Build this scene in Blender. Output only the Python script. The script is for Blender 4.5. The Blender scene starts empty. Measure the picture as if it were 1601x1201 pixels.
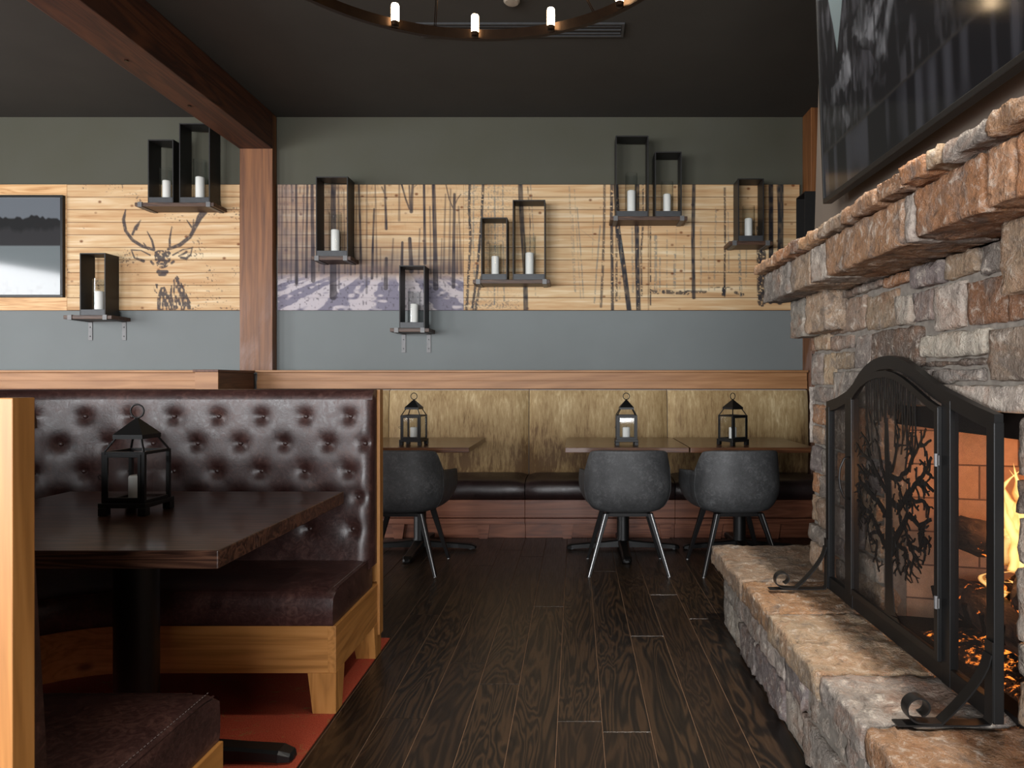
import bpy, bmesh, math, random
import numpy as np
from mathutils import Vector, Matrix, noise
random.seed(7); rng = np.random.default_rng(7)
PI = math.pi
sc = bpy.context.scene
COL = sc.collection

# ---------------------------------------------------------------- camera
F = 1067.0; VX = 900.0; VY = 598.0; EYE = 1.22
cd = bpy.data.cameras.new('camera'); cam = bpy.data.objects.new('camera', cd); COL.objects.link(cam)
cam.location = (0, 0, EYE); cam.rotation_euler = (PI/2, 0, 0)
cd.sensor_width = 36; cd.lens = F/1601*36; cd.shift_x = (800.5-VX)/1601; cd.shift_y = (VY-600.5)/1601
cd.clip_start = 0.02
sc.camera = cam
sc.cycles.transparent_max_bounces = 24
# ---------------------------------------------------------------- view, world, lights
sc.view_settings.view_transform = 'Standard'; sc.view_settings.look = 'None'
sc.view_settings.gamma = 1; sc.view_settings.use_curve_mapping = False
sc.view_settings.exposure = 0.55
w = bpy.data.worlds.new('world'); sc.world = w; w.use_nodes = True
w.node_tree.nodes['Background'].inputs[0].default_value = (0.80, 0.86, 0.92, 1)
w.node_tree.nodes['Background'].inputs[1].default_value = 0.9

def area(name, loc, target, sx, sy, power, color):
    l = bpy.data.lights.new(name, 'AREA'); l.shape = 'RECTANGLE'; l.size = sx; l.size_y = sy
    l.energy = power; l.color = color
    o = bpy.data.objects.new(name, l); COL.objects.link(o); o.location = loc
    o.rotation_euler = (Vector(target)-Vector(loc)).to_track_quat('-Z', 'Y').to_euler()
    return o
def spot(name, loc, target, power, color, ang, blend, r):
    l = bpy.data.lights.new(name, 'SPOT'); l.energy = power; l.color = color; l.spot_size = math.radians(ang)
    l.spot_blend = blend; l.shadow_soft_size = r
    o = bpy.data.objects.new(name, l); COL.objects.link(o); o.location = loc
    o.rotation_euler = (Vector(target)-Vector(loc)).to_track_quat('-Z', 'Y').to_euler()
    return o
def point(name, loc, power, color, r):
    l = bpy.data.lights.new(name, 'POINT'); l.energy = power; l.color = color; l.shadow_soft_size = r
    o = bpy.data.objects.new(name, l); COL.objects.link(o); o.location = loc
    return o
DAY = (0.97, 0.98, 1.0)
area('window_daylight', (-5.3, -3.75, 1.50), (-2.2, 6, 1.2), 2.1, 2.1, 230, DAY)
area('window_daylight', (-2.6, -3.75, 1.50), (-1.2, 6, 1.2), 2.1, 2.1, 180, DAY)
area('window_daylight', (0.3, -3.75, 1.50), (0.0, 6, 1.2), 2.1, 2.1, 150, DAY)
area('window_daylight', (-6.93, 3.45, 1.85), (0, 4.6, 1.5), 1.5, 1.6, 80, DAY)
area('window_daylight', (-6.93, 0.6, 1.85), (0, 3.0, 1.4), 1.9, 1.6, 130, DAY)
spot('downlight_lamp', (0.78, 1.00, 3.53), (0.80, 1.15, 0), 210, (1.0, 0.93, 0.84), 70, 0.6, 0.05)
spot('downlight_lamp', (0.78, 2.55, 3.53), (0.80, 2.45, 0), 200, (1.0, 0.93, 0.84), 70, 0.6, 0.05)
point('fire_light', (1.30, 1.98, 0.80), 9.5, (1.0, 0.42, 0.15), 0.10)

# ---------------------------------------------------------------- helpers
def lin(c):
    return tuple(((v/255)/12.92 if v/255 <= 0.04045 else ((v/255+0.055)/1.055)**2.4) for v in c)
def lin4(c): return lin(c)+(1,)
def tag(o, label=None, cat=None, group=None, kind=None):
    if label: o['label'] = label
    if cat: o['category'] = cat
    if group: o['group'] = group
    if kind: o['kind'] = kind
    return o
def thing(name, label, cat, loc=(0,0,0), rz=0, group=None):
    o = bpy.data.objects.new(name, None); COL.objects.link(o); o.location = loc; o.rotation_euler = (0,0,rz)
    o.empty_display_size = 0.1
    return tag(o, label, cat, group)
def mesh_obj(name, verts, faces, m, parent=None, smooth=False, loc=None):
    me = bpy.data.meshes.new(name); me.from_pydata([tuple(v) for v in verts], [], faces); me.update()
    bm = bmesh.new(); bm.from_mesh(me); bmesh.ops.recalc_face_normals(bm, faces=bm.faces); bm.to_mesh(me); bm.free()
    o = bpy.data.objects.new(name, me); COL.objects.link(o)
    ms = m if isinstance(m, (list, tuple)) else [m]
    for x in ms: me.materials.append(x)
    if smooth: me.polygons.foreach_set('use_smooth', [True]*len(me.polygons))
    if parent: o.parent = parent
    if loc is not None: o.location = loc
    return o
class MB:
    def __init__(s): s.v = []; s.f = []; s.c = []
    def add(s, v, f, col=None):
        n = len(s.v); s.v += [tuple(p) for p in v]; s.f += [tuple(i+n for i in q) for q in f]
        if col is not None: s.c += [col]*len(v)
        return s
    def box(s, lo, hi, bev=0.0, rot=None, col=None):
        bm = bmesh.new(); bmesh.ops.create_cube(bm, size=1)
        lo = Vector(lo); hi = Vector(hi); d = hi-lo; c = (hi+lo)/2
        for v in bm.verts: v.co = Vector((v.co.x*d.x, v.co.y*d.y, v.co.z*d.z))
        if bev > 0:
            bmesh.ops.bevel(bm, geom=list(bm.edges), offset=min(bev, min(abs(d.x),abs(d.y),abs(d.z))*0.45), segments=2, affect='EDGES', profile=0.6)
        if rot is not None:
            for v in bm.verts: v.co = rot @ v.co
        for v in bm.verts: v.co += c
        bm.verts.index_update()
        s.add([v.co.copy() for v in bm.verts], [[v.index for v in f.verts] for f in bm.faces], col); bm.free(); return s
    def tube(s, pts, r, n=10, closed=False, col=None):
        pts = [Vector(p) for p in pts]; rs = r if isinstance(r, (list, tuple)) else [r]*len(pts)
        V = []; Fc = []; m = len(pts); up = None
        for i, p in enumerate(pts):
            a = pts[(i-1) % m] if (closed or i > 0) else p; b = pts[(i+1) % m] if (closed or i < m-1) else p
            t = (b-a).normalized()
            if up is None: up = t.orthogonal().normalized()
            u = (up - t*up.dot(t)).normalized(); up = u; w_ = t.cross(u)
            for k in range(n):
                an = 2*PI*k/n; V.append(p + (u*math.cos(an)+w_*math.sin(an))*rs[i])
        for i in range(m if closed else m-1):
            for k in range(n):
                a = i*n+k; b = i*n+(k+1) % n; c = ((i+1) % m)*n+(k+1) % n; d = ((i+1) % m)*n+k
                Fc.append((a,b,c,d))
        if not closed: Fc.append(tuple(range(n))[::-1]); Fc.append(tuple((m-1)*n+k for k in range(n)))
        return s.add(V, Fc, col)
    def lathe(s, prof, n=32, c=(0,0,0), col=None):
        V = []; Fc = []
        for (r, z) in prof:
            for k in range(n):
                a = 2*PI*k/n; V.append((c[0]+r*math.cos(a), c[1]+r*math.sin(a), c[2]+z))
        for i in range(len(prof)-1):
            for k in range(n):
                Fc.append((i*n+k, i*n+(k+1)%n, (i+1)*n+(k+1)%n, (i+1)*n+k))
        Fc.append(tuple(range(n))[::-1]); Fc.append(tuple((len(prof)-1)*n+k for k in range(n)))
        return s.add(V, Fc, col)
    def prism(s, poly, o, ux, uy, un, th, col=None):
        # poly of 2D points in plane (o,ux,uy), thick th along un
        o = Vector(o); ux = Vector(ux); uy = Vector(uy); un = Vector(un); n = len(poly)
        A = [o+ux*a+uy*b for a, b in poly]; B = [p+un*th for p in A]
        Fc = [tuple(range(n)), tuple(range(n, 2*n))[::-1]] + [(i, (i+1)%n, n+(i+1)%n, n+i) for i in range(n)]
        return s.add(A+B, Fc, col)
    def taper(s, top_lo, top_hi, zt, bot_lo, bot_hi, zb, bev=0):
        T = [(top_lo[0],top_lo[1],zt),(top_hi[0],top_lo[1],zt),(top_hi[0],top_hi[1],zt),(top_lo[0],top_hi[1],zt)]
        B = [(bot_lo[0],bot_lo[1],zb),(bot_hi[0],bot_lo[1],zb),(bot_hi[0],bot_hi[1],zb),(bot_lo[0],bot_hi[1],zb)]
        return s.add(T+B, [(0,1,2,3),(7,6,5,4)]+[(i,4+i,4+(i+1)%4,(i+1)%4) for i in range(4)])
    def loft(s, secs, closed_prof=True, caps=True, closed_path=False, col=None):
        n = len(secs[0]); V = [p for sec in secs for p in sec]; Fc = []; m = len(secs)
        for i in range(m if closed_path else m-1):
            for k in range(n if closed_prof else n-1):
                Fc.append((i*n+k, i*n+(k+1)%n, ((i+1)%m)*n+(k+1)%n, ((i+1)%m)*n+k))
        if caps and closed_prof and not closed_path:
            Fc.append(tuple(range(n))[::-1]); Fc.append(tuple((m-1)*n+k for k in range(n)))
        return s.add(V, Fc, col)
    def build(s, name, m, parent=None, smooth=False, bevel=0, loc=None, auto=None):
        o = mesh_obj(name, s.v, s.f, m, parent, smooth, loc)
        if s.c and len(s.c) == len(s.v):
            at = o.data.color_attributes.new('tint', 'FLOAT_COLOR', 'POINT')
            at.data.foreach_set('color', np.array([tuple(c)+(1,) for c in s.c], dtype=np.float32).ravel())
        if bevel:
            b = o.modifiers.new('bevel', 'BEVEL'); b.width = bevel; b.segments = 2; b.limit_method = 'ANGLE'; b.angle_limit = 0.6
        if auto:
            es = o.modifiers.new('split', 'EDGE_SPLIT'); es.split_angle = auto
        return o
def dup_tree(o, parent=None):
    c = o.copy(); COL.objects.link(c)
    if parent: c.parent = parent
    for ch in list(o.children): dup_tree(ch, c)
    return c

# ---------------------------------------------------------------- node materials
class NT:
    def __init__(s, name):
        s.m = bpy.data.materials.new(name); s.m.use_nodes = True; s.t = s.m.node_tree
        s.b = s.t.nodes['Principled BSDF']; s.out = s.t.nodes['Material Output']
    def n(s, typ, ins=None, **props):
        nd = s.t.nodes.new(typ)
        for k, v in props.items(): setattr(nd, k, v)
        for k, v in (ins or {}).items(): s.put(nd.inputs[k], v)
        return nd
    def put(s, sock, v):
        if isinstance(v, bpy.types.NodeSocket): s.t.links.new(v, sock)
        elif isinstance(v, (tuple, list)) and len(v) == 3 and sock.type == 'RGBA': sock.default_value = tuple(v)+(1,)
        else: sock.default_value = v
    def pos(s): return s.n('ShaderNodeNewGeometry').outputs['Position']
    def obj(s): return s.n('ShaderNodeTexCoord').outputs['Object']
    def math(s, op, a, b=0.0, c=None):
        nd = s.n('ShaderNodeMath', {0: a, 1: b}, operation=op)
        if c is not None: s.put(nd.inputs[2], c)
        return nd.outputs[0]
    def scale(s, v, sc_, loc=(0,0,0), rot=(0,0,0)):
        return s.n('ShaderNodeMapping', {'Vector': v, 'Scale': sc_, 'Location': loc, 'Rotation': rot}).outputs[0]
    def noise(s, v, scale=5, detail=4, rough=0.55, dist=0.0):
        return s.n('ShaderNodeTexNoise', {'Vector': v, 'Scale': scale, 'Detail': detail, 'Roughness': rough, 'Distortion': dist}).outputs[0]
    def vor(s, v, scale=5, feature='F1'):
        return s.n('ShaderNodeTexVoronoi', {'Vector': v, 'Scale': scale}, feature=feature)
    def ramp(s, f, stops):
        nd = s.n('ShaderNodeValToRGB', {0: f}); el = nd.color_ramp.elements
        while len(el) < len(stops): el.new(0.5)
        for e, (p, c) in zip(el, stops):
            e.position = p; e.color = tuple(c)+(1,) if len(c) == 3 else c
        return nd.outputs[0]
    def rng(s, f, a, b, c=0.0, d=1.0):
        return s.n('ShaderNodeMapRange', {0: f, 1: a, 2: b, 3: c, 4: d}).outputs[0]
    def mix(s, f, a, b, mode='MIX'):
        nd = s.n('ShaderNodeMix', data_type='RGBA', blend_type=mode)
        s.put(nd.inputs[0], f); s.put(nd.inputs[6], a); s.put(nd.inputs[7], b); return nd.outputs[2]
    def sep(s, v): return s.n('ShaderNodeSeparateXYZ', {0: v}).outputs
    def comb(s, x, y, z): return s.n('ShaderNodeCombineXYZ', {0: x, 1: y, 2: z}).outputs[0]
    def white(s, v, dim='1D'):
        nd = s.n('ShaderNodeTexWhiteNoise', noise_dimensions=dim)
        s.put(nd.inputs['W' if dim == '1D' else 'Vector'], v); return nd.outputs[0]
    def bump(s, h, strength=0.2, dist=0.01):
        nd = s.n('ShaderNodeBump', {'Height': h, 'Strength': strength, 'Distance': dist}); s.put(s.b.inputs['Normal'], nd.outputs[0])
    def set(s, base=None, rough=None, metal=None, spec=None, coat=None):
        if base is not None: s.put(s.b.inputs['Base Color'], base)
        if rough is not None: s.put(s.b.inputs['Roughness'], rough)
        if metal is not None: s.put(s.b.inputs['Metallic'], metal)
        if spec is not None: s.put(s.b.inputs['Specular IOR Level'], spec)
        if coat is not None: s.put(s.b.inputs['Coat Weight'], coat)
        return s
M = {}
def plain(key, c, rough=0.5, metal=0.0, spec=0.5, var=0.12, nscale=30, bump=0.05):
    t = NT(key); n = t.noise(t.obj(), nscale, 4)
    l = lin(c); t.set(t.mix(t.rng(n, 0.3, 0.7), tuple(v*(1-var) for v in l), tuple(v*(1+var) for v in l)), rough, metal, spec)
    if bump: t.bump(n, bump, 0.003)
    M[key] = t.m; return t
plain('black_metal', (18,18,18), 0.42, 0.2, 0.45)
plain('dark_frame', (30,29,28), 0.5, 0.2, 0.5)
plain('tray_grey', (62,64,66), 0.5, 0.3, 0.5)
plain('steel', (104,104,104), 0.5, 0.4)
plain('chrome', (200,200,200), 0.4, 0.6, bump=0)
plain('bronze', (46,33,23), 0.36, 0.85)
plain('candle', (238,236,230), 0.6, 0, 0.4, 0.02, 8, 0)
plain('wick', (30,26,22), 0.9)
plain('ceiling_paint', (64,62,57), 0.85, 0, 0.2, 0.05, 3)
plain('side_paint', (84,76,68), 0.8, 0, 0.3, 0.05, 3)
plain('mortar', (118,112,104), 0.95, 0, 0.2, 0.25, 40, 0.3)
plain('black_leg', (14,12,12), 0.5, 0, 0.3)
plain('plastic_white', (150,140,125), 0.5)
plain('soot', (24,20,18), 0.95, 0, 0.1, 0.4, 12)

def wood(key, dark, mid, light, axis='x', scale=1.0, rough=0.4, knots=False, contrast=1.0, coat=0.0, bump=0.04):
    t = NT(key); p = t.obj()
    st = {'x': (0.6,9,9), 'y': (9,0.6,9), 'z': (9,9,0.6)}[axis]
    q = t.scale(p, tuple(v*scale for v in st))
    n1 = t.noise(q, 1.3, 3, 0.5, 1.2); rings = t.math('FRACT', t.math('MULTIPLY', n1, 7.0))
    rings = t.math('ABSOLUTE', t.math('SUBTRACT', rings, 0.5))
    fib = t.noise(t.scale(p, tuple(v*scale*8 for v in st)), 1.0, 3)
    f = t.math('ADD', t.math('MULTIPLY', rings, 0.9*contrast), t.math('MULTIPLY', fib, 0.55))
    c = t.ramp(f, [(0.15, lin(dark)), (0.45, lin(mid)), (0.8, lin(light))])
    if knots:
        v = t.vor(t.scale(p, {'x': (2.2,4,4.5), 'y': (4,2.2,4.5), 'z': (4.5,4,2.2)}[axis]), 1.0).outputs['Distance']
        c = t.mix(t.rng(v, 0.03, 0.09, 0.85, 0.0), c, lin((84,48,22)))
    t.set(c, rough, coat=coat); t.bump(fib, bump, 0.004); M[key] = t.m; return t
wood('honey_wood_x', (142,94,44), (180,124,64), (198,142,82), 'x', 0.7, 0.42, knots=True, contrast=0.6)
wood('honey_wood_y', (142,94,44), (180,124,64), (198,142,82), 'y', 0.7, 0.42, contrast=0.6)
wood('honey_wood_z', (142,94,44), (180,124,64), (198,142,82), 'z', 0.7, 0.42, contrast=0.6)
wood('rail_wood', (140,96,58), (172,126,84), (190,146,104), 'x', 0.4, 0.5, knots=False, contrast=0.4)
wood('partition_wood', (62,34,22), (88,52,34), (104,66,44), 'y', 0.5, 0.5)
wood('banquette_wood', (84,44,28), (116,68,46), (136,86,62), 'x', 0.6, 0.4)
wood('beam_wood', (40,19,10), (66,34,17), (86,48,25), 'y', 0.5, 0.6)
wood('walnut', (34,20,16), (62,40,32), (92,64,50), 'x', 0.9, 0.32, coat=0.1)
wood('walnut_table', (36,22,17), (70,46,36), (112,78,60), 'x', 1.1, 0.3, coat=0.15)
wood('far_table', (62,36,22), (90,56,34), (118,78,50), 'x', 0.8, 0.28, coat=0.2)
wood('shelf_wood', (36,22,14), (66,43,29), (92,64,45), 'x', 1.2, 0.5)
wood('pine_trim', (170,120,70), (205,160,108), (222,184,134), 'x', 0.8, 0.55, knots=True)

# post: brown fir with pale worn lower part
t = NT('post_wood'); p = t.pos()
fib = t.noise(t.scale(p, (30,30,1.2)), 1.0, 4, 0.6, 0.6)
c = t.ramp(fib, [(0.3, lin((86,50,25))), (0.7, lin((136,88,48)))])
worn = t.math('MULTIPLY', t.rng(t.noise(t.scale(p, (5,5,1.6)), 1.0, 5, 0.6, 1.0), 0.42, 0.6), t.rng(t.sep(p)[2], 1.2, 2.1, 1.0, 0.0))
c = t.mix(t.math('MULTIPLY', worn, 0.6), c, lin((150,128,120)))
t.set(c, 0.5); t.bump(fib, 0.1, 0.005); M['post_wood'] = t.m

# back wall colour: olive towards the top, slate lower down
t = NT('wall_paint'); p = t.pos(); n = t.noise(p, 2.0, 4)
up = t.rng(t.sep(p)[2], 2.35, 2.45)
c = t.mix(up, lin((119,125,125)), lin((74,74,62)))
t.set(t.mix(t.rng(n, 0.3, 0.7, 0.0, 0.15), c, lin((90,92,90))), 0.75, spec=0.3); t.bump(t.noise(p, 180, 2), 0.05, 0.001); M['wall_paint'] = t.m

# leather
def leather(key, dark, mid, light, rough=0.34, sc_=1.0):
    t = NT(key); p = t.obj()
    n1 = t.noise(p, 4*sc_, 5, 0.6, 1.5); n2 = t.noise(p, 28*sc_, 5, 0.65, 2.2); n3 = t.noise(p, 160, 3)
    f = t.math('ADD', t.math('MULTIPLY', n1, 0.5), t.math('MULTIPLY', n2, 0.5))
    ve = t.math('ABSOLUTE', t.math('SUBTRACT', t.noise(p, 14*sc_, 4, 0.6, 3.5), 0.5))
    c = t.ramp(f, [(0.34, lin(dark)), (0.52, lin(mid)), (0.68, lin(light))])
    c = t.mix(t.rng(ve, 0.0, 0.018, 0.35, 0.0), c, lin(light))
    t.set(c, t.rng(n2, 0.3, 0.7, rough-0.05, rough+0.10), spec=0.6); t.bump(t.math('ADD', n3, t.math('MULTIPLY', n2, 1.5)), 0.10, 0.003)
    M[key] = t.m
leather('brown_leather', (37,21,19), (61,38,35), (92,63,55), 0.34)
leather('dark_leather', (26,17,17), (42,29,28), (58,42,40), 0.36)
leather('grey_leather', (44,45,46), (64,65,66), (98,99,100), 0.55)

# gold velvet
t = NT('gold_velvet'); p = t.pos()
st = t.noise(t.scale(p, (42,42,7)), 1.0, 5, 0.66, 0.6); bl = t.noise(t.scale(p, (3.2,3.2,2.4)), 1.0, 3)
fine = t.noise(t.scale(p, (120,120,22)), 1.0, 3)
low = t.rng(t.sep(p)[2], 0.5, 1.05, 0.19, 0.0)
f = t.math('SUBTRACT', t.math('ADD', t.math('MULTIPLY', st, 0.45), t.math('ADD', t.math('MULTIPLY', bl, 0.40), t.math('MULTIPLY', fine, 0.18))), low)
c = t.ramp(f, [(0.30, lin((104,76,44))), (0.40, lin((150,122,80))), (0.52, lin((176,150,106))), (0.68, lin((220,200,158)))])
t.set(c, 0.62, spec=0.35); t.put(t.b.inputs['Sheen Weight'], 0.3); t.bump(fine, 0.08, 0.003); M['gold_velvet'] = t.m

# oak floor (mesh planks carry a tint attribute: r = random, g = random)
t = NT('oak_floor'); p = t.pos()
at = t.n('ShaderNodeAttribute', attribute_name='tint').outputs[0]; a = t.sep(at)
off = t.comb(t.math('MULTIPLY', a[0], 31.0), t.math('MULTIPLY', a[1], 17.0), 0.0)
q = t.n('ShaderNodeVectorMath', {0: t.scale(p, (6.5,0.95,1)), 1: off}, operation='ADD').outputs[0]
n1 = t.noise(q, 1.0, 3, 0.5, 0.8)
ring = t.math('ABSOLUTE', t.math('SUBTRACT', t.math('FRACT', t.math('MULTIPLY', n1, 16.0)), 0.5))
fib = t.noise(t.scale(p, (170,5,1)), 1.0, 3)
f = t.math('ADD', t.math('MULTIPLY', t.rng(ring, 0.05, 0.4), 0.55), t.math('MULTIPLY', fib, 0.45))
c = t.ramp(f, [(0.2, lin((12,9,7))), (0.5, lin((30,22,15))), (0.85, lin((58,42,28)))])
c = t.mix(t.math('MULTIPLY', a[0], 0.55), c, lin((30,20,14)), 'MIX')
t.set(c, t.rng(fib, 0.3, 0.7, 0.28, 0.42), spec=0.5); t.bump(t.math('ADD', fib, ring), 0.12, 0.002); M['oak_floor'] = t.m
plain('floor_seam', (96,72,52), 0.7)

# carpet
t = NT('carpet'); p = t.pos()
n = t.noise(p, 260, 3); v = t.noise(t.scale(p, (1.6,3.2,1), rot=(0,0,0.5)), 2.2, 3, 0.5, 2.5)
line = t.rng(t.math('ABSOLUTE', t.math('SUBTRACT', v, 0.5)), 0.0, 0.014, 1.0, 0.0)
line = t.math('MULTIPLY', line, t.rng(t.noise(p, 7, 2), 0.48, 0.56))
c = t.mix(t.rng(n, 0.3, 0.7), lin((134,52,36)), lin((182,84,60)))
c = t.mix(t.math('MULTIPLY', line, 0.7), c, lin((134,118,70))); t.set(c, 0.95, spec=0.1); t.bump(n, 0.6, 0.004); M['carpet'] = t.m

# stone with tint attribute
t = NT('field_stone'); p = t.pos()
at = t.n('ShaderNodeAttribute', attribute_name='tint').outputs[0]
n1 = t.noise(p, 7, 6, 0.65, 1.0); n2 = t.noise(p, 26, 6, 0.7, 0.6); n3 = t.noise(p, 90, 4, 0.6)
c = t.mix(t.rng(n1, 0.50, 0.66, 0, 0.5), at, lin((122,82,54)))
c = t.mix(t.rng(n1, 0.34, 0.50, 0.75, 0), c, lin((92,85,80)))
ve = t.math('ABSOLUTE', t.math('SUBTRACT', t.noise(p, 9, 6, 0.7, 2.5), 0.5))
c = t.mix(t.rng(n2, 0.54, 0.66, 0, 0.6), c, lin((196,186,172)))
c = t.mix(t.rng(ve, 0.0, 0.010, 0.35, 0.0), c, lin((210,202,192)))
c = t.mix(t.rng(n2, 0.30, 0.45, 0.7, 0), c, lin((60,48,41)))
t.set(c, 0.72, spec=0.35); t.bump(t.math('ADD', n2, t.math('MULTIPLY', n3, 0.6)), 0.85, 0.018); M['stone'] = t.m

# firebrick
t = NT('firebrick'); p = t.pos()
s_ = t.sep(p); bx = t.comb(s_[0], s_[2], 0.0)
br = t.n('ShaderNodeTexBrick', {'Vector': bx, 'Color1': lin((186,150,122))+(1,), 'Color2': lin((164,128,102))+(1,), 'Mortar': lin((90,66,52))+(1,), 'Scale': 1.0, 'Mortar Size': 0.003, 'Brick Width': 0.23, 'Row Height': 0.117})
t.set(t.mix(t.rng(t.noise(p, 40, 4), 0.3, 0.7, 0, 0.35), br.outputs[0], lin((120,92,74))), 0.9); M['firebrick'] = t.m

# bark / embers
t = NT('charred_bark'); p = t.pos(); n = t.noise(t.scale(p, (30,8,30)), 1.0, 6, 0.7, 1.0)
t.set(t.ramp(n, [(0.35, lin((18,13,11))), (0.6, lin((74,56,44))), (0.75, lin((130,108,90)))]), 0.9); t.bump(n, 0.9, 0.02)
g = t.noise(p, 22, 4, 0.6); t.put(t.b.inputs['Emission Color'], (1.0, 0.22, 0.03, 1)); t.put(t.b.inputs['Emission Strength'], t.rng(g, 0.62, 0.74, 0, 2.5)); M['bark'] = t.m
t = NT('embers'); p = t.pos(); n = t.noise(p, 34, 5, 0.7)
t.set(t.ramp(n, [(0.4, lin((22,14,10))), (0.7, lin((110,80,60)))]), 0.95); t.bump(n, 1.0, 0.02)
t.put(t.b.inputs['Emission Color'], (1.0, 0.24, 0.03, 1)); t.put(t.b.inputs['Emission Strength'], t.rng(n, 0.54, 0.68, 0.0, 2.2)); M['embers'] = t.m
# flame
t = NT('flame'); lw = t.n('ShaderNodeLayerWeight', {0: 0.35}).outputs['Facing']
em = t.n('ShaderNodeEmission', {'Color': t.ramp(lw, [(0.0, (1.0,0.62,0.22)), (0.5, (1.0,0.36,0.06)), (1.0, (1.0,0.16,0.01))]), 'Strength': t.rng(lw, 0.0, 0.9, 1.6, 0.5)}).outputs[0]
tr = t.n('ShaderNodeBsdfTransparent').outputs[0]
mx = t.n('ShaderNodeMixShader', {0: t.rng(lw, 0.0, 0.8, 0.45, 0.98), 1: em, 2: tr}); t.put(t.out.inputs[0], mx.outputs[0]); M['flame'] = t.m
# bulb
t = NT('glowing_bulb'); em = t.n('ShaderNodeEmission', {'Color': (1.0,0.72,0.42,1), 'Strength': 16.0}).outputs[0]; t.put(t.out.inputs[0], em); M['bulb'] = t.m
# clear glass
t = NT('clear_glass'); fr = t.n('ShaderNodeLayerWeight', {0: 0.5}).outputs['Facing']; fr = t.math('ADD', 0.035, t.math('MULTIPLY', t.math('POWER', fr, 3.0), 0.8))
tr = t.n('ShaderNodeBsdfTransparent', {0: (0.97,0.98,0.98,1)}).outputs[0]; gl = t.n('ShaderNodeBsdfGlossy', {'Roughness': 0.03}).outputs[0]
mx = t.n('ShaderNodeMixShader', {0: fr, 1: tr, 2: gl}); t.put(t.out.inputs[0], mx.outputs[0]); M['glass'] = t.m
# wire mesh of the fire screen
t = NT('wire_mesh'); s_ = t.sep(t.pos())
a1 = t.math('ABSOLUTE', t.math('SUBTRACT', t.math('FRACT', t.math('MULTIPLY', t.math('ADD', s_[1], s_[2]), 240.0)), 0.5))
a2 = t.math('ABSOLUTE', t.math('SUBTRACT', t.math('FRACT', t.math('MULTIPLY', t.math('SUBTRACT', s_[1], s_[2]), 240.0)), 0.5))
wire = t.math('LESS_THAN', t.math('MINIMUM', a1, a2), 0.115)
bs = t.n('ShaderNodeBsdfPrincipled', {'Base Color': (0.02,0.018,0.017,1), 'Roughness': 0.5, 'Metallic': 0.3}).outputs[0]
tr = t.n('ShaderNodeBsdfTransparent').outputs[0]
mx = t.n('ShaderNodeMixShader', {0: wire, 1: tr, 2: bs}); t.put(t.out.inputs[0], mx.outputs[0]); M['wire'] = t.m

# pine boards with printed ink (attribute 'ink' rgb, 'ink_alpha')
t = NT('printed_pine'); p = t.pos(); s_ = t.sep(p)
bi = t.math('DIVIDE', t.math('SUBTRACT', s_[2], 1.853), 0.1105); bidx = t.math('FLOOR', bi); fr = t.math('FRACT', bi)
rnd = t.white(bidx)
q = t.comb(t.math('ADD', t.math('MULTIPLY', s_[0], 0.9), t.math('MULTIPLY', rnd, 41.0)), 0.0, t.math('MULTIPLY', s_[2], 12.0))
g1 = t.noise(q, 1.6, 4, 0.55, 0.5)
q2 = t.comb(t.math('MULTIPLY', s_[0], 2.0), rnd, t.math('MULTIPLY', s_[2], 70.0)); g2 = t.noise(q2, 1.0, 3)
f = t.math('ADD', t.math('MULTIPLY', g1, 0.7), t.math('MULTIPLY', g2, 0.3))
c = t.ramp(f, [(0.30, lin((160,120,80))), (0.42, lin((194,158,114))), (0.54, lin((208,180,138))), (0.66, lin((226,208,174)))])
kn = t.vor(t.comb(t.math('MULTIPLY', s_[0], 7.0), t.math('MULTIPLY', bidx, 3.7), t.math('MULTIPLY', s_[2], 9.0)), 1.0).outputs['Distance']
c = t.mix(t.math('MULTIPLY', rnd, 0.22), c, lin((176,118,70)))
c = t.mix(t.rng(kn, 0.06, 0.15, 0.9, 0.0), c, lin((112,62,26)))
c = t.mix(t.rng(t.math('ABSOLUTE', t.math('SUBTRACT', fr, 0.5)), 0.46, 0.49, 0.0, 0.85), c, lin((96,62,34)))
ik = t.n('ShaderNodeAttribute', attribute_name='ink'); 
c = t.mix(ik.outputs['Alpha'], c, ik.outputs['Color'])
t.set(c, 0.6, spec=0.3)
t.bump(t.rng(t.math('ABSOLUTE', t.math('SUBTRACT', fr, 0.5)), 0.44, 0.5, 1.0, 0.0), 0.5, 0.006); M['printed_pine'] = t.m
# picture surfaces
t = NT('printed_picture'); ik = t.n('ShaderNodeAttribute', attribute_name='ink'); t.set(ik.outputs['Color'], 0.09, spec=0.6); M['print'] = t.m
t = NT('printed_picture_dark'); ik = t.n('ShaderNodeAttribute', attribute_name='ink'); t.set(ik.outputs['Color'], 0.1, spec=0.35); M['print_dark'] = t.m

# ================================================================ THE ROOM
WALL = 6.02; CEIL = 3.56
XL = -7.0; XR = 2.6; YR = -4.0
def struct(name, mb, m, **k):
    o = mb.build(name, m, **k); o['kind'] = 'structure'; return o
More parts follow.
